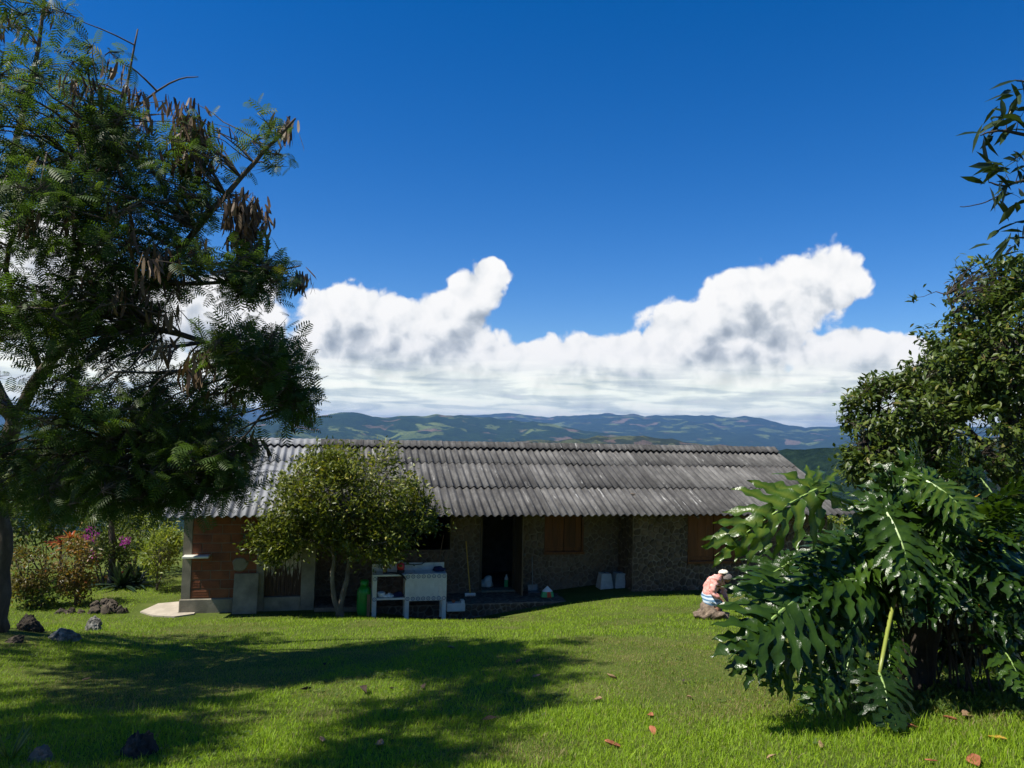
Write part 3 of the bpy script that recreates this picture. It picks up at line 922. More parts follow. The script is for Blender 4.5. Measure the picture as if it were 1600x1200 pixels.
# leaning board
b = HB(); ua, za = on_t(366, 897, 17.85); ub, zb_ = on_t(401, 953, 17.75)
mb = MB()
z0 = -.09
vs = [Hw(ua, 17.72, z0), Hw(ub, 17.72, z0), Hw(ub, 17.88, za), Hw(ua, 17.88, za)]
vs2 = [v + np.array([NV[0] * .03, NV[1] * .03, 0]) for v in vs]
mb.add(vs + vs2, [(0, 1, 2, 3), (7, 6, 5, 4), (0, 4, 5, 1), (1, 5, 6, 2), (2, 6, 7, 3), (3, 7, 4, 0)])
tag(mb.build('leaning_slab', concrete), 'grey slab leaning against the brick wall beside the plank door', 'slab')

# ------------------------------------------------------------------ things on the porch
ROTZ = math.atan2(UV[1], UV[0])
def hthing(name, u, t, z, label, cat, rz=0.0, group=None):
    return tag(empty(name, Hw(u, t, z), ROTZ + rz), label, cat, group)

# tiled laundry table: posts, shelf, basin block with ring tiles
TF = 17.33
sl, _ = on_t(581, 950, TF); sr, _ = on_t(697, 950, TF)
_, ztop = on_t(640, 897, TF); _, zl = on_t(610, 936, TF); _, zpan = on_t(660, 939, TF); sm_, _ = on_t(633, 920, TF)
zg = float(terrain(*Hw((sl + sr) / 2, TF, 0)[:2])) - .03
sink = hthing('laundry_table', sl, TF, 0, 'white tiled outdoor laundry table with blue ring border tiles', 'laundry table')
W_ = sr - sl; WM = sm_ - sl; D_ = .50
def sbox(name, x0, x1, y0, y1, z0, z1, mat, bev=.004):
    m_ = MB(); m_.box((x0, y0, z0), (x1, y1, z1)); return bevel(m_.build(name, mat, sink), bev)
for x in (0, WM, W_ - .095):
    sbox('leg', x, x + .095, .0, .09, zg, zpan if x > 0 else ztop - .045, tile_white)
    sbox('leg', x, x + .095, D_ - .09, D_, zg, zpan if x > 0 else ztop - .045, tile_white)
sbox('shelf', .096, WM - .001, .012, D_ - .01, zl - .025, zl + .015, tile_white)
sbox('table_top', .0, WM - .001, .004, D_, ztop - .044, ztop - .005, tile_white)
bas = sbox('basin', WM, W_, .002, D_, zpan + .001, ztop, tile_white)
sbox('splash_back', .0, W_, D_ + .001, D_ + .05, ztop - .04, ztop + .16, tile_white)
tm = MB(); tm.box((-.046, -.006, -.046), (.046, .004, .046)); tmesh = tm.mesh('tile'); tmesh.materials.append(ring_tile)
nt = 8; sx = (W_ - WM) / nt
for k in range(nt):
    for z in (ztop - .055, zpan + .055):
        link('tile', tmesh, None, bas, (WM + (k + .5) * sx, -.001, z))
for z in (ztop - .095, zl): link('tile', tmesh, None, sink, (.048, -.003, z))
for k in range(10):                       # plain tiles of the basin front
    q = MB(); q.box((-.045, -.004, 0), (.045, .004, ztop - zpan - .225)); link('tile', q.mesh('tile'), tile_white, bas, (WM + (k + .5) * (W_ - WM) / 10, -.001, zpan + .112))

def on_sink(name, x, y, z, label, cat): return tag(empty(name, tuple(Hw(sl + x, TF + y, z)), ROTZ), label, cat)
zt = ztop - .005
o = on_sink('red_kettle', .62, .2, zt, 'red round pot with a black base on the laundry table', 'pot')
mb = MB(); mb.lathe([(.075, .0), (.085, .03), (.08, .07)], (0, 0, 0), 14); mb.build('base', black_rubber, o)
mb = MB(); mb.lathe([(.078, .071), (.088, .11), (.086, .17), (.06, .215), (.02, .235)], (0, 0, 0), 14); mb.build('body', red_plastic, o, True)
mb = MB(); mb.tube([(-.05, 0, .22), (-.03, 0, .26), (.03, 0, .26), (.05, 0, .22)], .012, 6); mb.build('handle', white_plastic, o)
o = tag(MB().build('x', None) if False else empty('wooden_block', tuple(Hw(sl + .27, TF + .18, zt)), ROTZ + .3), 'upright tan wooden block on the laundry table', 'block')
mb = MB(); mb.box((-.045, -.03, 0), (.045, .03, .2)); bevel(mb.build('block_body', raw_wood, o), .006)
mb = MB(); mb.box((-.03, -.02, .2), (.02, .02, .235)); mb.build('block_tip', raw_wood, o)
# black hose hanging over the table edge
hp = [(.02, .42, zt + .18), (.3, .46, zt + .17), (.62, .42, zt + .16), (.95, .45, zt + .13), (1.12, .47, zt + .14), (1.2, .47, zt + .2)]
mb = MB(); mb.tube([Hw(sl + a, TF + b, c) for a, b, c in hp], .011, 6)
tag(mb.build('hose', black_rubber), 'thin black hose running along the back of the laundry table', 'hose')
mb = MB(); mb.tube([Hw(sl + a, TF + b, c) for a, b, c in [(.22, .1, zt + .012), (.40, .06, zt + .03), (.58, .02, zt + .02), (.66, -.03, zt - .03), (.73, -.04, zt - .12)]], [.012, .02, .028, .02, .01], 6)
tag(mb.build('black_cloth', black_rubber), 'black cloth draped over the front edge of the laundry table', 'cloth')
def lump(name, c, r, mat, label=None, cat=None, seed=0, sub=3, amp=.25, parent=None, squash=(1, 1, 1), group=None, freq=1.8, flat=.35, facets=0):
    """irregular rounded body: a sphere pushed about by noise and cut flat below"""
    bm = bmesh.new(); bmesh.ops.create_icosphere(bm, subdivisions=sub, radius=1.0)
    rr = np.random.default_rng(seed)
    ph = rr.random((7, 3)) * 6.28; fr = rr.normal(size=(7, 3)) * freq
    fn = rr.normal(size=(max(facets, 1), 3)); fn /= np.linalg.norm(fn, axis=1, keepdims=True); fo = rr.uniform(.62, .9, max(facets, 1))
    for v in bm.verts:
        p = np.array(v.co); s = 1.0
        for k in range(7): s += amp / (1 + .35 * k) * math.sin((1 + .5 * k) * float(fr[k] @ p) + ph[k, 0]) * .45
        q = p * s
        if facets:
            for n_, o_ in zip(fn, fo):
                e_ = float(q @ n_) - o_
                if e_ > 0: q = q - n_ * e_ * .92
            q = q * (1 + .05 * rr.normal())
        q[2] = max(q[2], -flat)
        v.co = (q[0] * r * squash[0], q[1] * r * squash[1], (q[2] + flat) * r * squash[2])
    me = bpy.data.meshes.new(name); bm.to_mesh(me); bm.free()
    o = link(name, me, mat, parent, c, None, sub >= 3 and not facets)
    if label: tag(o, label, cat, group)
    return o
lump('dark_rag', Hw(sr - .12, TF + .3, ztop), .12, blue_cloth, 'crumpled navy rag on the right corner of the laundry table', 'rag', 4, 3, .5, None, (1.1, .9, .7))
zs = zl + .015
mb = MB(); mb.lathe([(.05, 0), (.085, .05), (.095, .1), (.09, .105), (.075, .05), (.03, .02)], (0, 0, 0), 16)
tag(mb.build('bowl', white_plastic, None, True, loc=Hw(sl + .20, TF + .16, zs), rot=(0, 0, 0)), 'white bowl standing on the laundry table shelf', 'bowl')
lump('white_cloth', Hw(sl + .38, TF + .15, zs), .09, white_plastic, 'crumpled white cloth on the laundry table shelf', 'cloth', 6, 3, .5, None, (1.2, .9, .6))
lump('navy_bundle', Hw(sl + .58, TF + .18, zs), .085, blue_cloth, 'dark bundle at the inner end of the table shelf', 'bundle', 9, 3, .5, None, (1.4, .9, .7))
# low white ledge right of the table, with a small clay pot
la, lz = on_t(697, 928, 17.62); lb, _ = on_t(725, 935, 17.62)
o = hthing('low_ledge', la + .02, 17.55, 0, 'low white block ledge between the laundry table and the broom', 'ledge')
mb = MB(); mb.box((0, 0, -.14), (lb - la, .22, .04)); bevel(mb.build('ledge_block', tile_white, o), .006)
mb = MB(); mb.box((lb - la - .09, .02, .04), (lb - la - .012, .2, .1)); bevel(mb.build('ledge_end', tile_white, o), .006)
mb = MB(); mb.lathe([(.03, 0), (.045, .05), (.05, .055), (.045, .05), (.02, .045)], (0, 0, 0), 12)
o = tag(mb.build('clay_pot', terracotta, None, True, loc=Hw(la + .18, 17.66, .04)), 'tiny orange clay pot on the low white ledge', 'pot')
# gas cylinder and plank
gu, _ = on_t(569, 930, 17.5)
gz = float(terrain(*Hw(gu, 17.5, 0)[:2]))
o = hthing('gas_cylinder', gu, 17.5, gz, 'green gas cylinder standing left of the laundry table', 'gas cylinder')
mb = MB(); mb.lathe([(.12, 0), (.13, .02), (.13, .04), (.15, .08), (.155, .13), (.155, .5), (.145, .56), (.10, .62), (.05, .65)], (0, 0, 0), 20); mb.build('tank', green_paint, o, True)
mb = MB(); mb.lathe([(.085, .64), (.09, .66), (.09, .76), (.08, .76), (.075, .66)], (0, 0, 0), 18); mb.build('collar', green_paint, o, True)
mb = MB(); mb.lathe([(.02, .64), (.02, .7), (.03, .71), (.03, .73), (.01, .74)], (0, 0, 0), 10); mb.build('valve', grey_metal, o)
mb = MB(); mb.box((-.035, -.02, 0), (.035, .02, .5))
tag(bevel(mb.build('wooden_plank', raw_wood, None, loc=Hw(sl - .075, 17.34, gz - .02), rot=(.03, 0, ROTZ)), .004), 'short brown plank upright between gas cylinder and laundry table', 'plank')
# brooms, dustpan, stick
bu, _ = on_t(735, 933, 18.45)
o = hthing('broom', bu, 18.5, -.008, 'yellow-handled broom with white head leaning on the wall by the door', 'broom')
mb = MB(); mb.tube([(0, 0, .07), (-.055, .46, 1.24)], .015, 8); mb.build('handle', yellow_wood, o)
mb = MB(); mb.box((-.13, -.03, .03), (.13, .03, .075)); bevel(mb.build('head', white_plastic, o), .01, 2)
mb = MB()
for k in range(24): mb.tube([(-.12 + k * .0105, random.uniform(-.02, .02), .035), (-.128 + k * .0112, random.uniform(-.032, .032), 0)], .006, 4)
mb.build('bristles', white_plastic, o)
du, _ = on_t(834, 931, 18.7)
o = hthing('dustpan', du, 18.72, -.008, 'long-handled grey dustpan standing against the stone wall', 'dustpan')
mb = MB(); mb.tube([(0, .1, .06), (.0, .22, .84)], .012, 8); mb.build('handle', grey_metal, o)
mb = MB(); mb.add([(-.15, -.08, .0), (.15, -.08, .0), (.13, .12, .02), (-.13, .12, .02), (-.15, -.08, .012), (.15, -.08, .012), (.13, .12, .17), (-.13, .12, .17), (-.12, .1, .03), (.12, .1, .03)],
                  [(0, 3, 2, 1), (4, 5, 9, 8), (2, 3, 7, 6), (0, 4, 7, 3), (1, 2, 6, 5), (0, 1, 5, 4), (8, 9, 6, 7)]); mb.build('pan', grey_metal, o)
pu, _ = on_t(682, 890, 18.0)
o = hthing('wooden_stick', pu, 17.9, ztop + .02, 'thin wooden stick leaning from the laundry table to the wall', 'stick')
mb = MB(); mb.tube([(0, -.13, -.01), (.26, 1.0, .62)], .012, 6); mb.build('stick_shaft', raw_wood, o)
mb = MB(); mb.tube([(.252, .97, .603), (.268, 1.03, .637)], .017, 6); mb.build('stick_tip', timber, o)
# little tent-shaped object
tu, tz = on_t(855, 935, 18.25)
o = hthing('tent_ornament', tu, 18.25, -.01, 'small tent-shaped ornament, white top, green sides and red door', 'ornament', .1)
mb = MB(); n = 8
lo = [(.17 * math.cos(a), .13 * math.sin(a), 0) for a in np.linspace(0, 2 * math.pi, n, endpoint=False) + .39]; mid = [(.135 * math.cos(a), .1 * math.sin(a), .13) for a in np.linspace(0, 2 * math.pi, n, endpoint=False) + .39]
mb.add(lo + mid, [(k, (k + 1) % n, n + (k + 1) % n, n + k) for k in range(n)]); mb.build('tent_sides', green_cloth, o)
mb = MB(); md = [(x * 1.03, y * 1.03, .128) for x, y, _ in mid]; mb.add(md + [(0, 0, .26)], [(k, (k + 1) % n, n) for k in range(n)]); mb.build('tent_top', white_plastic, o)
mb = MB(); mb.add([(-.05, -.126, .004), (.055, -.126, .004), (.045, -.098, .125), (-.04, -.098, .125)], [(0, 1, 2, 3)])
mb.v = [(a, b - .006, c) for a, b, c in mb.v]; q = mb.build('tent_door', red_cloth, o); sm = q.modifiers.new('thickness', 'SOLIDIFY'); sm.thickness = .008
# two upturned cement planters and the board below
for px, lab in ((946, 'grey tapered planter upside down, nearer the porch door'), (969, 'grey tapered planter upside down, nearer the wall corner')):
    u, z = on_t(px, 930, 18.55)
    o = hthing('upturned_planter', u, 18.62, .014, lab, 'planter', random.uniform(-.05, .1), 'upturned planters on the porch')
    mb = MB()
    def ring(h, s): return [(-s, -s, h), (s, -s, h), (s, s, h), (-s, s, h)]
    rs = [ring(0, .19), ring(.05, .185), ring(.055, .178), ring(.44, .125), ring(.445, .11)]
    mb.add([p for r in rs for p in r], [(4 * i + k, 4 * i + (k + 1) % 4, 4 * i + 4 + (k + 1) % 4, 4 * i + 4 + k) for i in range(4) for k in range(4)] + [(16, 17, 18, 19)])
    q = bevel(mb.build('planter_body', grey_cement, o), .014, 2)
    mb = MB(); mb.lathe([(.0, .4452), (.02, .4455), (.022, .449), (.03, .449), (.03, .4452)], (0, 0, 0), 10); mb.build('drain_hole', black_rubber, o)
u0_, _ = on_t(920, 931, 18.5)
mb = MB(); mb.box((0, 0, 0), (1.15, .42, .022))
tag(bevel(mb.build('flat_board', raw_wood, None, loc=Hw(u0_, 18.4, -.01), rot=(0, 0, ROTZ)), .004), 'thin flat board on the porch under the upturned planters', 'board')
# inside the doorway: bag and bottle
lump('plastic_bag', Hw(3.72, 19.45, .016), .19, white_plastic, 'crumpled white plastic bag just inside the open doorway', 'bag', 14, 3, .5, None, (1.1, .9, 1.0))
o = hthing('bottle', 4.22, 19.3, .016, 'small white and green bottle inside the open doorway', 'bottle')
mb = MB(); mb.lathe([(.05, 0), (.055, .02), (.055, .17), (.05, .19)], (0, 0, 0), 12); mb.build('bottle_body', green_cloth, o, True)
mb = MB(); mb.lathe([(.05, .19), (.045, .24), (.02, .28), (.02, .32)], (0, 0, 0), 12); mb.build('bottle_top', white_plastic, o, True)

# ------------------------------------------------------------------ plants: templates
def frond_template(pairs=7):
    """feathery leaf: a rachis with paired narrow drooping pinnae, unit length along +Y"""
    v = []; f = []
    def strip(p0, p1, p2, wd, nrm):
        b = len(v)
        d_ = np.array(p2) - np.array(p0); s = np.cross(d_, nrm); s = s / np.linalg.norm(s) * wd
        v.extend([np.array(p0) - s * .4, np.array(p0) + s * .4, np.array(p1) - s, np.array(p1) + s, np.array(p2)])
        f.extend([(b, b + 1, b + 3), (b, b + 3, b + 2), (b + 2, b + 3, b + 4)])
    strip((0, 0, 0), (0, .5, .04), (0, 1, -.06), .010, np.array([0, 0, 1.0]))
    for k in range(pairs):
        y = .16 + .80 * k / (pairs - 1)
        ln = .36 * math.sin(math.pi * (.28 + .60 * k / pairs))
        z0 = .04 * math.sin(math.pi * y) - .06 * max(0, y - .5)
        for s in (-1, 1):
            strip((0, y, z0), (s * ln * .5, y + ln * .30, z0 - .01), (s * ln, y + ln * .5, z0 - .10 * ln / .36), .037, np.array([0, 0, 1.0]))
    return np.array(v), np.array(f)
FV, FF = frond_template()
# simple folded leaf: unit length along +Y, width .4
LV = np.array([(0, 0, 0), (-.16, .28, .05), (.16, .28, .05), (0, .30, -.01), (-.19, .58, .03), (.19, .58, .03), (0, .6, -.03), (0, 1, -.12)], float)
LF = np.array([(0, 3, 1), (0, 2, 3), (1, 3, 6), (1, 6, 4), (3, 2, 5), (3, 5, 6), (4, 6, 7), (6, 5, 7)])
SV = np.array([(0, 0, 0), (-.2, .45, .05), (.2, .45, .05), (0, 1, -.05)], float)      # cheap two-triangle leaf
SF = np.array([(0, 3, 1), (0, 2, 3)])
PV = np.array([(-.03, 0, 0), (.03, 0, 0), (-.07, .35, .03), (.07, .35, .03), (-.065, .75, .05), (.065, .75, .05), (0, 1, .0)], float)
PF = np.array([(0, 1, 3), (0, 3, 2), (2, 3, 5), (2, 5, 4), (4, 5, 6)])

def blob_points(blobs):
    """points in ellipsoids given as photo pixel centre, distance, pixel radii, depth radius, count, shell"""
    pts = []; out = []
    for (px, py, dist, rx, ry, rd, n, shell) in blobs:
        c = P(px, py, dist); k = dist / F
        q = rng.normal(size=(n, 3)); q /= np.linalg.norm(q, axis=1, keepdims=True)
        rr = rng.random(n) ** (1 / 3.0)
        rr = shell + (1 - shell) * rr if shell else rr
        q = q * rr[:, None]
        pts.append(c + q * np.array([rx * k, rd, ry * k])); out.append(q)
    return np.concatenate(pts), np.concatenate(out)

def smooth_path(pts, n=4):
    pts = [np.asarray(p, float) for p in pts]
    out = []
    for i in range(len(pts) - 1):
        p0, p1, p2, p3 = pts[max(i - 1, 0)], pts[i], pts[i + 1], pts[min(i + 2, len(pts) - 1)]
        for k in range(n):
            t = k / n
            out.append(.5 * ((2 * p1) + (-p0 + p2) * t + (2 * p0 - 5 * p1 + 4 * p2 - p3) * t * t + (-p0 + 3 * p1 - 3 * p2 + p3) * t ** 3))
    out.append(pts[-1])
    return out

def limbs_mesh(limbs):
    """limbs: list of (points, r0, r1); returns MB and the skeleton sample points with radii"""
    mb = MB(); sk = []
    for pts, r0, r1 in limbs:
        sp_ = smooth_path(pts)
        n = len(sp_)
        rad = [r0 + (r1 - r0) * (i / (n - 1)) ** .8 for i in range(n)]
        sp2 = [p + rng.normal(size=3) * rad[i] * .25 for i, p in enumerate(sp_)]
        mb.tube(sp2, rad, 8)
        sk += sp2
    return mb, np.array(sk)

def twigs(mb, sk, pts, r0=.014, r1=.004, sag=.06, sides=4):
    """thin branches from the nearest limb out to every leaf cluster"""
    starts = []
    for p in pts:
        dd = ((sk - p) ** 2).sum(1)
        # prefer a start a little lower than the cluster
        j = int(np.argmin(dd + .6 * np.clip(sk[:, 2] - p[2] + .1, 0, None) ** 2))
        a = sk[j]
        v = p - a; ln = np.linalg.norm(v)
        m1 = a + v * .35 + rng.normal(size=3) * ln * .05 + np.array([0, 0, sag * ln]); m2 = a + v * .72 + rng.normal(size=3) * ln * .05 + np.array([0, 0, sag * ln])
        rr = r0 * min(1.6, .5 + ln * .6)
        mb.tube([a, a * .45 + m1 * .55 + rng.normal(size=3) * ln * .012, m1, m1 * .5 + m2 * .5 + rng.normal(size=3) * ln * .015, m2, p], [rr, rr * .9, rr * .75, rr * .6, rr * .5, r1], sides, cap=False)
        starts.append(a)
    return np.array(starts)

def feather_leaves(pts, starts, per, lo, hi, droop):
    """fronds round each cluster, mostly outward and drooping"""
    n = len(pts)
    idx = np.repeat(np.arange(n), per)
    outw = pts - starts; outw /= np.maximum(np.linalg.norm(outw, axis=1, keepdims=True), 1e-6)
    d_ = rdir(len(idx)) * 1.0 + outw[idx] * .55 + np.array([0, 0, -droop])
    d_ /= np.linalg.norm(d_, axis=1, keepdims=True)
    base = pts[idx] + np.clip(rng.normal(size=(len(idx), 3)), -1.7, 1.7) * .13 - outw[idx] * (rng.random((len(idx), 1)) * .18)
    up = np.array([0, 0, 1.0]) + rng.normal(size=(len(idx), 3)) * .45
    return frames(d_, up), base, rng.uniform(lo, hi, len(idx)), idx

def finish_tree(name, base, wood, woodmat, crown_me, leafm, label, cat, extra=(), group=None):
    t = empty(name, base)
    tag(t, label, cat, group)
    wood.build('trunk', woodmat, t, True, world=True)
    crown_me.transform(Matrix.Translation(-Vector([float(v) for v in base])))
    link('crown', crown_me, leafm, t)
    for nm, me, mt in extra:
        me.transform(Matrix.Translation(-Vector([float(v) for v in base]))); o = link(nm, me, mt, t); o['kind'] = 'stuff'
    return t

leaf_feather = leafmat('feathery_leaf', [(0, (.028, .056, .011)), (.45, (.06, .112, .02)), (.8, (.105, .16, .027)), (1, (.2, .19, .032))], .45, .5, .35)
leaf_pod = leafmat('seed_pod', [(0, (.05, .03, .018)), (.6, (.11, .07, .04)), (1, (.2, .14, .08))], .12, .6, .3)
leaf_citrus = leafmat('small_glossy_leaf', [(0, (.038, .058, .008)), (.4, (.10, .13, .014)), (.75, (.19, .205, .023)), (1, (.31, .26, .04))], .34, .42, .4)
leaf_mango = leafmat('broad_glossy_leaf', [(0, (.022, .042, .007)), (.5, (.06, .095, .014)), (.85, (.13, .16, .026)), (1, (.19, .15, .045))], .28, .42, .3)
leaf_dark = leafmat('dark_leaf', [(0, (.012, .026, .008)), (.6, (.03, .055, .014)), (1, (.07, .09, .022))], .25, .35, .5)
leaf_yellow = leafmat('sunny_leaf', [(0, (.08, .12, .015)), (.5, (.17, .22, .03)), (1, (.32, .33, .05))], .45, .45, .4)
leaf_croton = leafmat('croton_leaf', [(0, (.06, .06, .012)), (.5, (.15, .12, .022)), (.85, (.26, .13, .03)), (1, (.34, .10, .03))], .35, .4, .4)
leaf_magenta = leafmat('magenta_petal', [(0, (.30, .02, .22)), (1, (.55, .06, .45))], .4, .5, .3, 1.2, (1, 1, 1))
leaf_strap = leafmat('strap_leaf', [(0, (.012, .03, .018)), (1, (.045, .075, .04))], .15, .3, .5)
leaf_bromeliad = leafmat('bromeliad_leaf', [(0, (.20, .10, .02)), (.6, (.38, .14, .04)), (1, (.30, .04, .03))], .35, .4, .4)

# ------------------------------------------------------------------ big feathery tree at the left
tb = P(-2, 965, 11.0); tb[2] = float(terrain(tb[0], tb[1])) - .05
D0 = 9.4
limbs = [([tb, P(4, 860, 11), P(-4, 760, 11), P(20, 655, 10.8)], .135, .11),
         ([P(20, 655, 11), P(110, 530, 10.4), P(235, 445, 9.9), P(330, 330, 9.5), P(415, 235, 9.4), P(462, 185, 9.3)], .09, .012),
         ([P(20, 655, 11), P(-50, 470, 11.2), P(15, 260, 11), P(60, 70, 10.8), P(75, -60, 10.8)], .10, .012),
         ([P(112, 528, 10.4), P(250, 515, 9.6), P(380, 565, 9.2), P(470, 635, 9.0)], .06, .010),
         ([P(10, 730, 11), P(140, 690, 10.6), P(270, 705, 10.1), P(370, 765, 9.7)], .06, .010),
         ([P(70, 590, 10.9), P(130, 370, 10.6), P(185, 190, 10.5), P(215, 45, 10.5)], .06, .009),
         ([P(235, 445, 9.9), P(350, 440, 9.4), P(470, 415, 9.1)], .04, .008),
         ([P(70, 590, 10.9), P(10, 420, 10), P(60, 300, 9.4), P(150, 200, 9)], .05, .009),
         ([P(20, 655, 10.8), P(-150, 500, 11), P(-300, 350, 11), P(-380, 250, 11)], .09, .015),
         ([P(-50, 470, 11.2), P(-80, 120, 9.2), P(0, -120, 7.4), P(-120, -200, 5.6), P(-230, -130, 4.5)], .06, .012),
         ([P(-40, 520, 10.9), P(-160, 430, 9.5), P(-260, 340, 8.0), P(-420, 300, 6.4), P(-640, 260, 5.0)], .08, .015),
         ([P(185, 190, 10.5), P(265, 130, 10.3), P(310, 120, 10.2)], .02, .006)]
wood, sk = limbs_mesh(limbs)
blobs = [(165, 380, D0, 125, 95, 1.7, 104, 0), (120, 500, D0, 130, 75, 1.7, 84, 0), (60, 230, D0, 130, 120, 1.7, 74, 0), (90, 90, D0, 120, 75, 1.5, 24, 0), (295, 270, 9.4, 55, 85, 1.0, 24, 0), (425, 215, 9.4, 42, 45, .6, 5, 0), (215, 250, D0, 70, 80, 1.0, 30, 0),
         (375, 430, 9.1, 70, 42, .9, 32, 0), (395, 560, 9.0, 70, 55, 1.0, 58, 0), (210, 640, 9.5, 165, 60, 1.5, 104, 0), (320, 730, 9.0, 76, 50, .8, 54, 0), (60, 745, 9.9, 115, 70, 1.4, 76, 0), (200, 755, 9.4, 110, 50, 1.0, 62, 0), (455, 600, 9.0, 30, 34, .5, 12, 0),
         (-180, 420, 10.4, 160, 260, 2.2, 110, 0), (448, 630, 9.0, 34, 20, .4, 9, 0), (-260, 330, 8.0, 200, 220, 1.4, 80, 0), (-420, 300, 6.4, 260, 260, 1.2, 120, 0), (-640, 260, 5.0, 330, 260, 1.0, 110, 0), (-420, 380, 5.2, 160, 160, .8, 44, 0), (40, -190, 7.2, 170, 90, 1.2, 70, 0), (-120, -220, 5.8, 230, 110, 1.1, 76, 0), (-230, -120, 4.5, 220, 120, .8, 60, 0)]
pts, _ = blob_points(blobs)
starts = twigs(wood, sk, pts, .016, .004)
Mx, ba, sc, idx = feather_leaves(pts, starts, 14, .14, .27, .28)
tint = np.clip(rng.normal(.38, .2, len(ba)) + .3 * (rng.random(len(ba)) < .05), 0, 1)
crown = scatter_mesh('crown', FV, FF, Mx, ba, sc, tint)
sv = np.stack([pts[idx], pts[idx] + np.array([0, 0, .012]), ba, pts[idx] + np.array([.005, .003, -.003])], 1).reshape(-1, 3)
si = np.arange(len(idx))[:, None] * 4
stalks = tri_mesh('leaf_stalks', sv, np.concatenate([si + np.array([[0, 1, 2]]), si + np.array([[0, 2, 3]])]))
# upper bare sprays with thin leaves, and hanging pods
pb = [(300, 210, 9.4, 30, 70, .5, 30, 0), (385, 340, 9.2, 26, 45, .5, 30, 0), (190, 170, 9.3, 90, 60, 1.0, 16, 0), (260, 430, 8.6, 90, 70, .6, 9, 0), (470, 645, 9.7, 14, 12, .2, 3, 0), (395, 690, 9.7, 12, 16, .2, 3, 0), (450, 200, 9.9, 18, 16, .3, 4, 0), (120, 330, 8.6, 110, 120, .6, 9, 0), (330, 560, 8.5, 80, 60, .5, 7, 0), (60, 40, 10.4, 80, 40, .8, 5, 0), (470, 430, 9.8, 15, 15, .2, 3, 0)]
pp, _ = blob_points(pb)
twigs(wood, sk, pp, .010, .003)
pi = np.repeat(np.arange(len(pp)), 11)
pdir = rng.normal(size=(len(pi), 3)) * np.array([.28, .28, .12]) + np.array([0, 0, -1.0])
pbase = pp[pi] + rng.normal(size=(len(pi), 3)) * np.array([.07, .07, .06])
pods = scatter_mesh('seed_pods', PV, PF, frames(pdir, rdir(len(pi))), pbase, np.stack([rng.uniform(.2, .3, len(pi)), rng.uniform(.15, .24, len(pi)), rng.uniform(.12, .2, len(pi))], 1), rng.random(len(pi)))
finish_tree('feathery_tree', tb, wood, bark, crown, leaf_feather, 'tall dark feathery tree with brown hanging pods', 'tree', [('seed_pods', pods, leaf_pod), ('leaf_stalks', stalks, bark)])

# ------------------------------------------------------------------ small rounded tree in front of the house
mbse = Hw(*([on_t(530, 946, 17.1)[0], 17.1, 0])); mbse[2] = float(terrain(mbse[0], mbse[1])) - .04
DM = float(mbse[1])
q = lambda a, b, dd=0.0: P(a, b, DM + dd)
limbs = [([mbse, q(519, 905), q(522, 870), q(500, 848), q(455, 838), q(415, 820)], .065, .012),
         ([mbse + np.array([.05, .02, 0]), q(538, 918, .05), q(544, 890, .1), q(545, 850, .1), q(540, 800, .1), q(530, 745)], .075, .014),
         ([q(545, 850, .1), q(580, 820, .2), q(620, 800, .2), q(655, 815, .2)], .03, .008),
         ([q(545, 850, .1), q(575, 790, -.4), q(600, 750, -.5), q(610, 730, -.5)], .028, .007),
         ([q(522, 870), q(505, 810, -.3), q(480, 765, -.4), q(465, 740, -.3)], .03, .007),
         ([q(500, 848), q(470, 800, .4), q(445, 780, .5)], .025, .007),
         ([q(544, 860, .1), q(590, 850, -.4), q(630, 840, -.5)], .025, .007),
         ([q(540, 800, .1), q(555, 760, .7), q(560, 735, .8)], .024, .007),
         ([q(545, 850, .1), q(560, 800, .1), q(570, 760, 0), q(572, 730, 0)], .022, .006),
         ([q(522, 870), q(520, 820, -.2), q(515, 780, -.2), q(505, 735, -.1)], .022, .006)]
wood, sk = limbs_mesh(limbs)
blobs = [(538, 772, DM, 92, 58, 1.1, 210, .45), (470, 790, DM, 55, 50, .9, 80, .3), (610, 785, DM, 55, 45, .9, 80, .3), (438, 840, DM - .1, 42, 30, .7, 46, .2), (630, 826, DM, 45, 24, .7, 40, .2), (560, 735, DM, 60, 25, .8, 60, .2), (425, 858, DM - .3, 26, 16, .4, 26, 0), (405, 835, DM - .2, 26, 20, .4, 22, 0), (660, 800, DM, 22, 24, .4, 16, 0), (500, 720, DM, 30, 18, .4, 22, 0), (600, 728, DM, 22, 16, .4, 14, 0), (590, 860, DM - .2, 40, 16, .5, 20, 0), (655, 818, DM, 22, 10, .4, 10, 0), (500, 850, DM - .2, 60, 24, .7, 40, 0), (560, 845, DM + .2, 60, 26, .6, 40, 0)]
pts, _ = blob_points(blobs)
_keep = fbm2(pts[:, 0] * 2.1 + 40, pts[:, 2] * 2.1 + pts[:, 1] * 1.3 + 40, 55, 3) > .44
pts = pts[_keep]
starts = twigs(wood, sk, pts, .010, .003)
pts2 = np.concatenate([pts, pts + rng.normal(size=pts.shape) * .16])
starts2 = np.concatenate([starts, starts])
twigs(wood, pts, pts2[len(pts):], .004, .002, 0, 3)
idx = np.repeat(np.arange(len(pts2)), 20)
ow = pts2 - starts2; ow /= np.linalg.norm(ow, axis=1, keepdims=True) + 1e-9
dd = rdir(len(idx)) + ow[idx] * .7 + np.array([0, 0, .15])
bb = pts2[idx] + rng.normal(size=(len(idx), 3)) * .095
top = sstep(1.6, 3.0, bb[:, 2])  # tint rises with height: the sunlit crown top is painted into the leaves
tint = np.clip(rng.normal(.42, .22, len(idx)) + .12 * (top - .5), 0, 1)
s_ = rng.uniform(.08, .135, len(idx))
crown = scatter_mesh('crown', SV, SF, frames(dd, rdir(len(idx), .8)), bb, s_, tint)
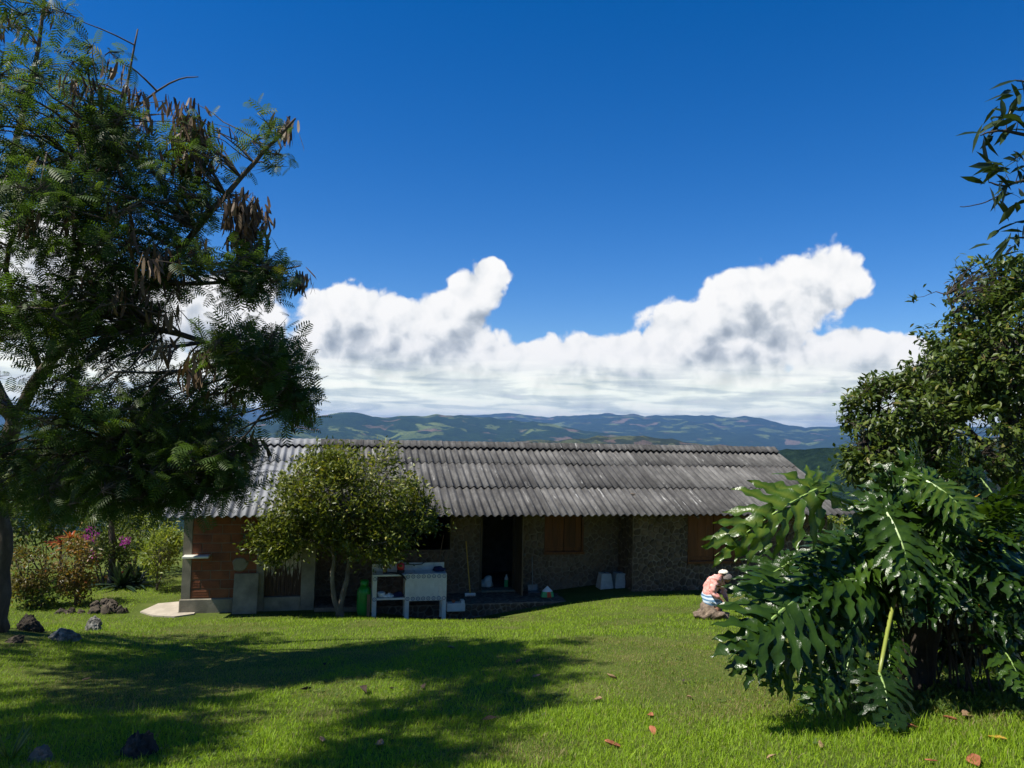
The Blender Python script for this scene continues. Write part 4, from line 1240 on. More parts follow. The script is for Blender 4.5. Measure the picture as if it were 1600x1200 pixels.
finish_tree('round_tree', mbse, wood, bark_pale, crown, leaf_citrus, 'small rounded tree with pale stems and yellow-green leaves before the house', 'tree')

# ------------------------------------------------------------------ dense tree at the right
rb = P(1590, 960, 12.5); rb[2] = float(terrain(rb[0], rb[1])) - .05
limbs = [([rb, P(1588, 860, 12.5), P(1580, 740, 12.6), P(1570, 620, 12.8), P(1560, 500, 12.8)], .19, .05),
         ([P(1580, 740, 12.6), P(1500, 660, 12.4), P(1430, 610, 12.3), P(1390, 590, 12.3)], .07, .015),
         ([P(1585, 800, 12.5), P(1500, 740, 12.2), P(1400, 700, 12.0), P(1350, 690, 12)], .07, .015),
         ([P(1575, 680, 12.6), P(1620, 560, 12.8), P(1650, 450, 12.8)], .08, .015), ([P(1570, 620, 12.8), P(1510, 530, 12.4), P(1480, 460, 12.3)], .05, .012),
         ([P(1580, 740, 12.6), P(1600, 660, 11.8), P(1580, 560, 11.3)], .06, .012), ([P(1580, 740, 12.6), P(1700, 640, 12.8), P(1780, 560, 13)], .07, .015), ([P(1585, 800, 12.5), P(1540, 730, 11.6), P(1480, 700, 11.3)], .05, .012)]
wood, sk = limbs_mesh(limbs)
blobs = [(1545, 530, 12.8, 115, 122, 1.7, 900, .66), (1490, 490, 12.6, 58, 66, 1.1, 260, .5), (1475, 590, 12.5, 62, 66, 1.2, 260, .5), (1400, 650, 12.3, 72, 60, 1.1, 300, .6), (1380, 720, 12.2, 55, 45, .9, 130, .5), (1660, 560, 12.8, 110, 150, 1.7, 260, .7), (1500, 690, 12.0, 95, 70, 1.2, 240, .5), (1580, 790, 12.0, 90, 70, 1.0, 160, .4), (1345, 725, 12.2, 22, 26, .4, 30, .2), (1560, 440, 12.8, 80, 34, 1.0, 160, .4), (1585, 560, 11.4, 70, 80, .5, 130, .1)]
pts, od = blob_points(blobs)
_keep = fbm2(pts[:, 0] * 1.25 + 60, pts[:, 2] * 1.25 + pts[:, 1] * .8 + 60, 58, 3) > .42
pts, od = pts[_keep], od[_keep]
starts = twigs(wood, sk, pts, .009, .004)
per = 14
idx = np.repeat(np.arange(len(pts)), per)
odn = od / (np.linalg.norm(od, axis=1, keepdims=True) + 1e-6)
dd = rdir(len(idx)) * .9 + odn[idx] * .6 + np.array([0, 0, -.25])
bb = pts[idx] + rng.normal(size=(len(idx), 3)) * .07
crown = scatter_mesh('crown', LV, LF, frames(dd, odn[idx] * .6 + np.array([0, 0, 1.0]) + rng.normal(size=(len(idx), 3)) * .35), bb, np.stack([rng.uniform(.11, .155, len(idx)), rng.uniform(.09, .15, len(idx)), rng.uniform(.09, .15, len(idx))], 1), np.clip(rng.normal(.45, .22, len(idx)), 0, 1))
finish_tree('broadleaf_tree', rb, wood, bark_dark, crown, leaf_mango, 'dense broad-leaved tree behind the big-leaved plant at the right', 'tree')

# ------------------------------------------------------------------ overhanging tree, only its branch ends reach into view
ob = np.array([6.6, 5.6, 0.0]); ob[2] = float(terrain(ob[0], ob[1])) - .05
limbs = [([ob, ob + np.array([.1, .1, 2.2]), ob + np.array([-.1, .2, 4.2]), ob + np.array([-.1, .2, 5.6])], .15, .05),
         ([ob + np.array([-.1, .2, 4.2]), P(1690, 260, 6.2), P(1620, 215, 6.2), P(1560, 205, 6.2), P(1532, 212, 6.2)], .03, .005),
         ([ob + np.array([0, .15, 3.6]), P(1680, 330, 6.1), P(1610, 285, 6.1), P(1570, 290, 6.1), P(1545, 285, 6.1)], .025, .005),
         ([ob + np.array([0, .1, 3.2]), P(1690, 420, 6.2), P(1620, 375, 6.2), P(1575, 372, 6.2)], .025, .005),
         ([ob + np.array([-.1, .2, 4.8]), P(1690, 150, 6.4), P(1615, 130, 6.4), P(1585, 125, 6.4)], .025, .005),
         ([P(1570, 300, 6.1), P(1540, 316, 6.1), P(1515, 322, 6.1), P(1500, 323, 6.1)], .006, .003)]
wood, sk = limbs_mesh(limbs)
tips = np.array([P(*t_) for t_ in [(1540, 205, 6.2), (1565, 200, 6.2), (1590, 190, 6.2), (1545, 250, 6.1), (1570, 265, 6.1), (1590, 250, 6.0), (1545, 283, 6.1), (1575, 300, 6.1), (1595, 310, 6.1), (1575, 372, 6.2), (1590, 355, 6.2), (1600, 385, 6.2), (1590, 128, 6.4), (1605, 140, 6.4), (1610, 220, 6.2), (1640, 250, 6.2), (1650, 320, 6.2), (1650, 180, 6.3), (1600, 165, 6.2), (1580, 160, 6.2)]])
st = twigs(wood, sk, tips, .006, .002)
idx = np.repeat(np.arange(len(tips)), 6)
dd = rdir(len(idx)) * .8 + np.array([-.35, 0, -.45])
crown = scatter_mesh('crown', LV, LF, frames(dd, rdir(len(idx), .8)), tips[idx] + rng.normal(size=(len(idx), 3)) * .05, np.stack([rng.uniform(.10, .15, len(idx)), rng.uniform(.14, .25, len(idx)), rng.uniform(.1, .2, len(idx))], 1), rng.random(len(idx)) * .7)
finish_tree('overhanging_tree', ob, wood, bark_dark, crown, leaf_dark, 'dark long-leaved branch ends hanging in against the sky at upper right', 'tree')

# ------------------------------------------------------------------ big cut-leaf plant
def lobe_leaf(seed, nl=11):
    """deeply lobed ruffled glossy leaf, attached at the origin, tip at +Y = 1; back lobes reach behind the attachment"""
    r = random.Random(seed)
    v = []; f = []; tn = []
    def spine(y): return np.array([.02 * math.sin(3 * y + seed), y, .10 * math.sin(math.pi * max(min(y, 1), -.4) * .9) - .20 * max(y, 0) ** 2])
    for s in (-1, 1):
        for k in range(-3, nl):
            y0 = .90 * (max(k, 0) / nl) ** .92
            sp_w = .90 / nl * .53
            if k >= 0:
                ang = math.radians(82 - 62 * (k / nl) ** 1.15 + r.uniform(-6, 6))
                ln = (.45 * math.sin(math.pi * (.36 + .56 * k / nl)) + .03) * r.uniform(.85, 1.1)
            else:
                ang = math.radians(90 + 25 * (-k) + r.uniform(-6, 6)); ln = (.42 - .035 * (-k)) * r.uniform(.88, 1.1)
                sp_w *= .9
            d0 = np.array([s * math.sin(ang), math.cos(ang), 0]); ax = np.array([d0[1], -d0[0], 0])
            nseg = 17; pv = None; und = r.uniform(0, 6.28); ph1, ph2 = r.uniform(0, 6.28), r.uniform(0, 6.28)
            lift = r.uniform(-.05, .05); droop = r.uniform(.12, .38); tw = r.uniform(-.5, .5); fold = r.uniform(.1, .45)
            bend = r.uniform(.02, .22) * (1 if k >= 0 else -1)
            for i in range(nseg + 1):
                a = i / nseg
                p = spine(y0) + d0 * ln * a + np.array([0, bend * ln * a * a, lift * a - droop * ln * a * a + .016 * math.sin(und + 7 * a)])
                body = 1.08 - .58 * float(sstep(.20, .50, np.array(a))) + .42 * math.exp(-((a - .68) / .17) ** 2)
                tip = (1 - a ** 5) * .95 + .05
                ws = [sp_w * body * tip * (1 + (.06 + .50 * a) * math.sin(a * 21 + ph)) for ph in (ph1, ph2)]
                rows = []
                for sg_, wd in ((-1, ws[0]), (1, ws[1])):
                    rows.append(p + sg_ * ax * wd + np.array([0, 0, (fold + sg_ * tw * a) * wd + .010 * math.sin(a * 15 + ph1 * sg_ + und)]))
                b = len(v); v.extend([rows[0], p, rows[1]]); tn.extend([.42, .72, .42])
                if pv is not None:
                    f.extend([(pv, pv + 1, b + 1), (pv, b + 1, b), (pv + 1, pv + 2, b + 2), (pv + 1, b + 2, b + 1)])
                pv = b
    me = tri_mesh('leaf', np.array(v), np.array(f), np.array(tn))
    me.polygons.foreach_set('use_smooth', [True] * len(me.polygons))
    mb = MB(); mb.tube([spine(y) + np.array([0, 0, .006]) for y in np.linspace(0, .97, 12)], np.linspace(.019, .003, 12), 5)
    mm = mb.mesh('midrib')
    return me, mm

def philo_mat():
    m_, t, out = newmat('cut_leaf')
    at = t.new('ShaderNodeAttribute', attribute_name='tint'); oi = t.new('ShaderNodeObjectInfo')
    x = t.m('ADD', t.m('MULTIPLY', at.outputs['Fac'], .42), t.m('MULTIPLY', oi.outputs['Random'], .62))
    c = t.ramp(x, [(.15, (.010, .024, .004)), (.5, (.020, .047, .006)), (.8, (.042, .085, .009)), (1, (.15, .18, .02))])
    b = t.new('ShaderNodeBsdfPrincipled'); t.l.new(c, b.inputs['Base Color']); b.inputs['Roughness'].default_value = .26; b.inputs['Specular IOR Level'].default_value = .32
    o_ = t.new('ShaderNodeTexCoord').outputs['Object']
    bn = t.new('ShaderNodeBump'); bn.inputs['Strength'].default_value = .35; bn.inputs['Distance'].default_value = .02
    t.l.new(t.noise(o_, 22, 4, .55), bn.inputs['Height']); t.l.new(bn.outputs[0], b.inputs['Normal'])
    tr = t.new('ShaderNodeBsdfTranslucent'); t.l.new(t.mix(1.0, c, (2.6, 2.4, .9), 'MULTIPLY'), tr.inputs[0])
    mx = t.new('ShaderNodeMixShader'); mx.inputs[0].default_value = .25
    t.l.new(b.outputs[0], mx.inputs[1]); t.l.new(tr.outputs[0], mx.inputs[2]); t.l.new(mx.outputs[0], out.inputs[0])
    return m_
philo = philo_mat()
philo_vein = pm('leaf_midrib', [(.3, (.16, .26, .06)), (.7, (.26, .36, .10))], 8, .4, 0, spec=.5)
petiole_m = pm('petiole', [(.3, (.07, .12, .03)), (.7, (.14, .20, .05))], 6, .4, .1, spec=.5)
petiole_y = pm('petiole_yellow', [(.3, (.17, .21, .035)), (.7, (.26, .29, .055))], 6, .4, .1, spec=.5)
variants = [lobe_leaf(s, n) for s, n in ((1, 8), (2, 9), (3, 7), (4, 8), (5, 9), (6, 8))]
for a, b in variants: a.materials.append(philo); b.materials.append(philo_vein)
pbse = P(1440, 1075, 7.5); pbse[2] = float(terrain(pbse[0], pbse[1])) - .04
plant = empty('cut_leaf_plant', pbse)
tag(plant, 'huge glossy plant with deeply cut leaves on the lawn edge', 'plant')
crown_c = P(1425, 885, 7.4)
mb = MB()
tp = [pbse, pbse + np.array([.05, .05, .4]), P(1462, 930, 7.5), P(1470, 885, 7.5), P(1440, 868, 7.4)]
mb.tube(smooth_path(tp), [.12] * 8 + [.115] * 9, 12); mb.build('trunk', bark_dark, plant, True, world=True)
mb = MB()
for k in range(34):                                    # hanging roots and old stalks under the crown
    a = crown_c + np.array([random.uniform(-.5, .6), random.uniform(-.3, .3), random.uniform(-.25, -.05)])
    g_ = a + np.array([random.uniform(-.25, .35), random.uniform(-.2, .2), 0]); g_[2] = float(terrain(g_[0], g_[1])) - .03
    mb.tube([a, (a + g_) / 2 + np.array([random.uniform(-.06, .06), random.uniform(-.06, .06), 0]), g_], random.uniform(.006, .014), 4)
tag(mb.build('aerial_roots', bark_dark, plant, world=True), kind='stuff')

def put_leaf(base, tip, nrm, vi, wid=1.0, yellow=False, start=None):
    base = np.asarray(base, float); tip = np.asarray(tip, float)
    d_ = tip - base; ln = float(np.linalg.norm(d_))
    M_ = frames(d_[None], np.asarray(nrm, float)[None])[0]
    me, mm = variants[vi % len(variants)]
    mat4 = Matrix([[M_[i][0] * ln * wid, M_[i][1] * ln, M_[i][2] * ln, base[i] - pbse[i]] for i in range(3)] + [[0, 0, 0, 1]])
    o = link('leaf', me, None, plant); o.matrix_basis = mat4
    link('midrib', mm, None, o)
    s0 = crown_c + rng.normal(size=3) * .05 if start is None else start
    v_ = base - s0; L_ = np.linalg.norm(v_)
    m1 = s0 + v_ * .5 + np.array([0, 0, .12 * L_])
    mb = MB(); mb.tube(smooth_path([s0, m1, base]), [.026, .024, .022, .02, .019, .018, .017, .016, .014], 7)
    mb.build('petiole', petiole_y if yellow else petiole_m, plant, True, world=True)

toc = CAM - crown_c; toc /= np.linalg.norm(toc)
def cn(ax=0.0, az_=0.6): # normal leaning to the camera and up
    v = np.array([ax, -1.0, az_]); return v / np.linalg.norm(v)
key = [((1276, 768, 6.5), (1122, 858, 6.1), cn(-.5, .15), 0, .70), ((1449, 751, 6.5), (1530, 822, 6.2), cn(.1, .7), 1, 1.25), ((1425, 745, 6.9), (1340, 835, 6.7), cn(-.3, .4), 2, 1.0),
       ((1530, 748, 7.0), (1578, 832, 6.8), cn(.2, .6), 3, 1.1), ((1383, 802, 6.5), (1440, 930, 6.1), cn(.0, .5), 4, .95), ((1330, 850, 6.8), (1250, 880, 6.5), cn(-.2, 1.2), 5, 1.0),
       ((1268, 928, 6.4), (1140, 1012, 5.9), cn(-.3, .7), 1, 1.1), ((1236, 952, 6.3), (1160, 1055, 5.9), cn(-.2, .6), 0, .9), ((1374, 1052, 6.1), (1388, 1138, 5.75), cn(.0, .5), 2, 1.3),
       ((1300, 1042, 6.2), (1262, 1105, 5.9), cn(-.2, .4), 3, 1.1), ((1576, 900, 6.6), (1612, 985, 6.2), cn(.2, .6), 4, 1.1), ((1556, 1005, 6.4), (1610, 1085, 6.0), cn(.3, .7), 5, 1.1),
       ((1480, 925, 6.6), (1560, 985, 6.2), cn(.3, .9), 0, .9), ((1350, 905, 6.6), (1245, 925, 6.2), cn(-.1, 1.1), 3, 1.0), ((1345, 965, 6.5), (1290, 1030, 6.1), cn(-.1, .6), 1, 1.0), ((1385, 990, 6.5), (1395, 1060, 6.1), cn(0, .6), 5, 1.1),
       ((1440, 748, 7.0), (1428, 692, 6.7), cn(0, .8), 4, 1.0), ((1490, 745, 7.0), (1500, 690, 6.8), cn(.1, .8), 1, 1.0), ((1400, 800, 6.9), (1380, 735, 6.7), cn(-.1, .7), 3, 1.0), ((1545, 860, 6.8), (1600, 920, 6.5), cn(.3, .8), 0, 1.0), ((1460, 845, 6.6), (1520, 900, 6.3), cn(.2, .9), 5, 1.0), ((1230, 880, 6.8), (1160, 935, 6.5), cn(-.3, .6), 4, 1.0), ((1200, 985, 6.5), (1150, 1045, 6.3), cn(-.3, .5), 2, .9), ((1255, 1010, 6.4), (1200, 1075, 6.1), cn(-.2, .5), 5, 1.0), ((1330, 1010, 6.3), (1310, 1085, 6.0), cn(-.1, .4), 1, 1.0),
       ((1590, 800, 7.2), (1640, 870, 6.9), cn(.3, .7), 2, 1.1), ((1400, 840, 7.0), (1335, 870, 6.6), cn(-.2, 1.0), 0, 1.0), ((1470, 800, 6.8), (1500, 880, 6.5), cn(.1, .7), 3, .9)]
for i, (b_, t_, n_, vi, wd) in enumerate(key):
    put_leaf(P(*b_), P(*t_), n_, vi, wd, i in (8, 12))
nfill = 0
while nfill < 72:                                       # the rest of the dome, leaving the dark hollow on the right open
    a = random.uniform(0, 2 * math.pi); e = random.uniform(-.5, 1.15)
    dr = np.array([math.cos(a) * math.cos(e), math.sin(a) * math.cos(e), math.sin(e)])
    rr = random.uniform(.65, 1.05)
    b_ = crown_c + dr * np.array([1.05, .9, .85]) * rr
    sx_ = (b_ - CAM); py = 600 - F * (sx_ @ _U) / (sx_ @ _f); px = 800 + F * (sx_ @ _R) / (sx_ @ _f)
    if 1395 < px < 1590 and py > 900 and b_[1] < crown_c[1] + .3: continue
    if px < 1345 and py < 860: continue
    ln = random.uniform(.32, .85)
    td = dr * np.array([.8, .8, .35]) + np.array([random.uniform(-.3, .3), random.uniform(-.3, .3), random.uniform(-.85, -.35) if e < .45 else random.uniform(-.45, .15)])
    t_ = b_ + td / np.linalg.norm(td) * ln
    gz_ = float(terrain(t_[0], t_[1])) + .05
    if t_[2] < gz_: t_[2] = gz_
    qx = t_ - CAM; tpx = 800 + F * (qx @ _R) / (qx @ _f); tpy = 600 - F * (qx @ _U) / (qx @ _f)
    if (tpx < 1330 and tpy < 850) or tpy < 690 or tpx < 1125: continue
    put_leaf(b_, t_, dr + np.array([0, 0, .7]), random.randrange(6), random.uniform(.7, 1.25))
    nfill += 1
# golden bamboo culm behind it
bb_ = P(1535, 1010, 8.6); bb_[2] = float(terrain(bb_[0], bb_[1])) - .03
bam = empty('golden_bamboo', bb_); tag(bam, 'golden yellow bamboo stem rising behind the big-leaved plant', 'bamboo')
tp_ = P(1528, 772, 8.6)
for k in range(9):
    a = bb_ + (tp_ - bb_) * (k / 9); b = bb_ + (tp_ - bb_) * ((k + 1) / 9)
    mb = MB(); mb.tube([a, a + (b - a) * .04, a + (b - a) * .94, b], [.054, .047, .047, .054], 12); mb.build('culm_joint', yellow_wood if False else pm('bamboo_skin', [(.3, (.42, .20, .02)), (.7, (.60, .34, .05))], 5, .4, .1, stretch=(6, 6, 1), spec=.5) if k == 0 else MATS['bamboo_skin'], bam, True, world=True)

# ------------------------------------------------------------------ garden shrubs
def shrub(name, blobs, base_px, dist, leafm, per, size, label, cat='shrub', tpl='S', stems=5, zup=.2, group=None, tmean=.45, spread=.08, woodm=None):
    if dist < 0:
        base = ground_at(*base_px); k_ = float(base[1]) / -dist
        blobs = [(b[0], b[1], b[2] * k_) + tuple(b[3:]) for b in blobs]
    else: base = P(base_px[0], base_px[1], dist)
    base[2] = float(terrain(base[0], base[1])) - .03
    pts, od = blob_points(blobs)
    pts[:, 2] = np.maximum(pts[:, 2], terrain(pts[:, 0], pts[:, 1]) + .06)
    c = pts.mean(0)
    limbs = []
    for k in range(stems):
        e = pts[rng.integers(len(pts))]
        s0 = base + np.array([random.uniform(-.08, .08), random.uniform(-.08, .08), 0])
        limbs.append(([s0, s0 * .6 + e * .4 + np.array([0, 0, .12]), e], .022, .006))
    wd, sk = limbs_mesh(limbs)
    st = twigs(wd, sk, pts, .007, .002, .05, 3)
    idx = np.repeat(np.arange(len(pts)), per)
    odn = od / (np.linalg.norm(od, axis=1, keepdims=True) + 1e-6)
    dd = rdir(len(idx)) + odn[idx] * .5 + np.array([0, 0, zup])
    bb = pts[idx] + rng.normal(size=(len(idx), 3)) * spread
    bb[:, 2] = np.maximum(bb[:, 2], terrain(bb[:, 0], bb[:, 1]) + .03)
    s_ = rng.uniform(size[0], size[1], len(idx))
    tv, tf = (SV, SF) if tpl == 'S' else (LV, LF)
    me = scatter_mesh('crown', tv, tf, frames(dd, rdir(len(idx), .8)), bb, s_, np.clip(rng.normal(tmean, .22, len(idx)), 0, 1))
    return finish_tree(name, base, wd, woodm or bark, me, leafm, label, cat, (), group)

shrub('croton_shrub', [(115, 880, 14.0, 30, 38, .45, 90, .2), (120, 915, 14, 24, 22, .35, 40, 0)], (118, 945), -14.0, leaf_croton, 14, (.07, .13), 'olive-orange upright shrub in the flower bed beside the stone pile', tmean=.5)
shrub('croton_shrub', [(45, 890, 13.4, 30, 38, .45, 80, .2), (40, 920, 13.4, 24, 22, .35, 34, 0)], (46, 950), -13.4, leaf_croton, 13, (.07, .13), 'dull olive shrub beside the feathery tree trunk', tmean=.3)
shrub('sunny_shrub', [(253, 862, 18.5, 26, 34, .55, 90, .2), (268, 845, 18.5, 18, 22, .4, 36, 0)], (248, 922), -18.5, leaf_yellow, 13, (.08, .14), 'sunlit yellow-green shrub on a thin stem near the brick corner', stems=2, tmean=.5)
shrub('leafy_shrub', [(210, 835, 21, 40, 34, .8, 80, .2), (170, 850, 21, 40, 30, .8, 50, 0)], (205, 900), 21, leaf_yellow, 11, (.10, .18), 'loose bright shrub farther back in the flower garden', tmean=.35)
shrub('leafy_shrub', [(90, 800, 20, 80, 45, 1.0, 130, .2), (20, 830, 19, 50, 50, 1.0, 70, .2)], (70, 900), 20, leaf_mango, 11, (.12, .2), 'broad green shrub behind the bromeliad post', tmean=.5)
shrub('hedge_shrub', [(230, 790, 25, 70, 35, 1.2, 120, .2), (120, 770, 25, 90, 40, 1.2, 110, .2)], (190, 880), 25, leaf_dark, 11, (.14, .22), 'dark background shrub rising behind the flower garden', tmean=.6)
shrub('low_plant', [(62, 935, 12.6, 34, 14, .35, 46, 0)], (62, 950), -12.6, leaf_feather, 12, (.07, .12), 'low green leafy plant at the foot of the bed', tmean=.7)
shrub('sunny_bush', [(1312, 832, 22, 26, 28, .6, 70, .2)], (1312, 880), 22, leaf_yellow, 13, (.09, .15), 'yellow-green bush showing past the end of the stone wall', tmean=.55)
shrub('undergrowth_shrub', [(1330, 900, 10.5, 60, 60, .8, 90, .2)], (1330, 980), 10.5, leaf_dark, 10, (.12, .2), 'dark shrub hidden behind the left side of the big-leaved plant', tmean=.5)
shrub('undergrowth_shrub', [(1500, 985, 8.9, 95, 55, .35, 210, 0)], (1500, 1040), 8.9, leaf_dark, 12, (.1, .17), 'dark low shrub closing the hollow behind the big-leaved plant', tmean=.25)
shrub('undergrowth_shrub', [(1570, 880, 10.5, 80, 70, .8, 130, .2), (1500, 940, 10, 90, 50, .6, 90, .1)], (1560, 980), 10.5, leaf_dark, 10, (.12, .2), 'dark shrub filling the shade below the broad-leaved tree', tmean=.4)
# flowering shrub: dark leaves with magenta clusters
fl = shrub('flowering_shrub', [(150, 855, 17, 34, 30, .5, 60, 0), (188, 868, 17, 26, 20, .4, 30, 0)], (160, 915), -17, leaf_mango, 11, (.08, .14), 'shrub with magenta flower clusters in the garden bed', 'flowering shrub', tmean=.5)
FD = fl.location.y - .4
fp, _ = blob_points([(143, 836, FD, 9, 10, .2, 8, 0), (134, 842, FD, 5, 6, .1, 4, 0), (195, 847, FD, 6, 6, .1, 6, 0), (144, 866, FD, 5, 8, .1, 5, 0)])
for c_ in fp:
    me = scatter_mesh('flower_cluster', SV, SF, frames(rdir(16), rdir(16)), c_ + rng.normal(size=(16, 3)) * .035, rng.uniform(.05, .085, 16), rng.random(16))
    me.transform(Matrix.Translation(-fl.location)); tag(link('flower_cluster', me, leaf_magenta, fl), kind='stuff')

def rosette(name, px, py, dist, n, ln, wd, leafm, label, cat, erect=.8, onground=True, z=None):
    base = P(px, py, dist)
    if onground:
        base = ground_at(px, py)
        ln *= base[1] / dist; wd *= base[1] / dist
    if onground: base[2] = float(terrain(base[0], base[1])) - .02
    t = empty(name, base); tag(t, label, cat)
    for k in range(n):
        a = random.uniform(0, 6.28); e = random.uniform(.35, 1.3) * erect
        dr = np.array([math.cos(a) * math.cos(e), math.sin(a) * math.cos(e), math.sin(e)]); side = np.array([-math.sin(a), math.cos(a), 0])
        l_ = ln * random.uniform(.7, 1.1); vs = []; fs = []
        for i in range(6):
            q_ = i / 5
            c = dr * l_ * q_ + np.array([0, 0, -.45 * l_ * q_ * q_ * math.cos(e)]); w_ = wd * (.55 + .9 * q_ - 1.42 * q_ ** 2.2)
            nn = np.cross(side, dr)
            vs += [c - side * max(w_, .003) + nn * .25 * max(w_, .003), c, c + side * max(w_, .003) + nn * .25 * max(w_, .003)]
        for i in range(5):
            b = 3 * i; fs += [(b, b + 1, b + 4), (b, b + 4, b + 3), (b + 1, b + 2, b + 5), (b + 1, b + 5, b + 4)]
        link('leaf', tri_mesh('leaf', np.array(vs), np.array(fs), np.full(len(vs), random.random())), leafm, t)
    return t
rosette('strap_leaf_clump', 190, 918, 16.0, 46, .75, .05, leaf_strap, 'dark strap-leaved clump on the grass beside the sunny shrub', 'plant', 1.0)
rosette('strap_leaf_clump', 213, 916, 16.3, 30, .7, .045, leaf_strap, 'smaller dark strap-leaved clump beside the first one', 'plant', 1.0)
rosette('canna_plant', 212, 905, 17.2, 9, .75, .13, leaf_yellow, 'plant with broad glowing yellow-green leaves behind the strap clump', 'plant', 1.15)
rosette('bronze_plant', 178, 905, 16.6, 14, .6, .06, leaf_bromeliad, 'bronze-orange leaved plant behind the dark strap clump', 'plant', .9)
BD = float(ground_at(92, 918)[1]); bz = P(95, 850, BD); gz_ = float(terrain(bz[0], bz[1])) - .05
post = empty('garden_post', (bz[0], bz[1], gz_)); tag(post, 'weathered post carrying the orange bromeliads', 'post')
mb = MB(); mb.tube([(0, 0, 0), (.02, 0, .5), (0, .01, bz[2] - gz_)], [.04, .035, .032], 8); mb.build('post_shaft', bark, post, True)
mb = MB(); mb.tube([(0, .01, bz[2] - gz_ - .35), (.22, .02, bz[2] - gz_ - .08)], [.02, .015], 6); mb.build('post_fork', bark, post, True)
rosette('bromeliad', 95, 850, BD, 22, .48, .045, leaf_bromeliad, 'orange bromeliad on top of the garden post', 'bromeliad', .75, False)
rosette('bromeliad', 111, 842, BD - .1, 18, .42, .04, leaf_bromeliad, 'smaller orange bromeliad beside the post top', 'bromeliad', .8, False)
# drooping palm
pbp = P(172, 925, 19.5); pbp[2] = float(terrain(pbp[0], pbp[1])) - .05
palm = empty('small_palm', pbp); tag(palm, 'small palm with long drooping fronds in the flower garden', 'palm')
ptop = P(172, 800, 19.5)
mb = MB(); mb.tube(smooth_path([pbp, (pbp + ptop) / 2 + np.array([.06, 0, 0]), ptop]), [.09, .085, .08, .08, .075, .075, .07, .065, .06], 8); mb.build('trunk', bark, palm, True, world=True)
for k in range(13):
    a = k * 2.4; e = random.uniform(.1, 1.1)
    vs = []; fs = []; l_ = random.uniform(1.0, 1.4)
    pts_ = [ptop + l_ * q_ * np.array([math.cos(a) * math.cos(e), math.sin(a) * math.cos(e), math.sin(e)]) + np.array([0, 0, -1.15 * l_ * q_ ** 2.2]) for q_ in np.linspace(0, 1, 15)]
    sd = np.array([-math.sin(a), math.cos(a), 0])
    for i in range(1, 15):
        tg = pts_[i] - pts_[i - 1]; tg /= np.linalg.norm(tg)
        for s in (-1, 1):
            ll = .34 * math.sin(math.pi * (.12 + .8 * i / 15)); tip = pts_[i] + s * sd * ll * .75 + tg * ll * .55 + np.array([0, 0, -.45 * ll])
            b = len(vs); vs += [pts_[i] - tg * .016, pts_[i] + tg * .016, tip]; fs.append((b, b + 1, b + 2))
        b = len(vs); vs += [pts_[i - 1] - sd * .008, pts_[i - 1] + sd * .008, pts_[i]]; fs.append((b, b + 1, b + 2))
    link('frond', tri_mesh('frond', np.array(vs) - pbp, np.array(fs), np.full(len(vs), random.uniform(.3, .9))), leaf_mango, palm)

# ------------------------------------------------------------------ rocks
def rock(px, py, wpx, hpx, mat, label, seed, dist=None, group=None, amp=.3, name='rock'):
    g = ground_at(px, py) if dist is None else P(px, py, dist)
    r = wpx * (.34 if py < 1100 else .42) * g[1] / F
    return lump(name, (g[0], g[1], float(terrain(g[0], g[1])) - .03), r, mat, label, 'rock', seed, 4, amp, None, (1, .8, hpx / wpx * 1.6), group, 2.2, facets=16)
rock(62, 1190, 62, 30, rock_tan, 'smooth tan rock at the bottom left corner of the lawn', 31, amp=.15)
rock(215, 1182, 62, 46, rock_dark, 'dark speckled rock poking up from the shaded grass', 32, amp=.4)
rock(95, 1000, 72, 30, rock_pale, 'long pale lichen-covered rock edging the bed', 33, amp=.5)
rock(146, 985, 44, 34, rock_pale, 'rounded grey lichen rock at the end of the bed edge', 34, amp=.4)
rock(45, 985, 60, 36, rock_mid, 'brown earthy rock behind the pale edging rock', 35, amp=.4)
rock(22, 1003, 44, 18, rock_mid, 'low flat rock at the far left of the bed edge', 36, amp=.4)
PILE = ['large dark stone at the near foot of the stone pile', 'flat dark stone on the left of the stone pile', 'dark stone at the right foot of the stone pile', 'small stone on top of the stone pile', 'wedge-shaped stone at the back of the stone pile', 'squarish stone in the middle of the stone pile', 'thin slab stone leaning on the stone pile', 'stone at the left back of the stone pile', 'rounded stone at the far right of the stone pile', 'small stone between the pile and the bed', 'low stone in front of the olive-orange shrub', 'long stone left of the pile by the shrub foot']
spots = [(165, 956, 24, 16), (146, 955, 22, 12), (186, 951, 20, 13), (168, 942, 17, 12), (158, 938, 16, 10), (176, 946, 18, 14), (150, 946, 18, 9), (140, 944, 16, 10), (195, 946, 14, 10), (126, 952, 14, 8), (110, 956, 18, 10), (96, 958, 24, 9)]
for k, ((a, b, c_, e), lab) in enumerate(zip(spots, PILE)):
    g = ground_at(a, 958)
    lift = max(0, (952 - b) * g[1] / F * .8) if k in (3, 4, 5, 6, 7) else 0
    r = c_ * .5 * g[1] / F
    lump('stone', (g[0], g[1] + (.2 if b < 946 else 0), float(terrain(g[0], g[1])) - .03 + lift), r, rock_mid, lab, 'stone', 60 + k, 3, .45, None, (1, .8, e / c_ * 1.6), 'stones of the small pile in the bed', 2.4, facets=14)

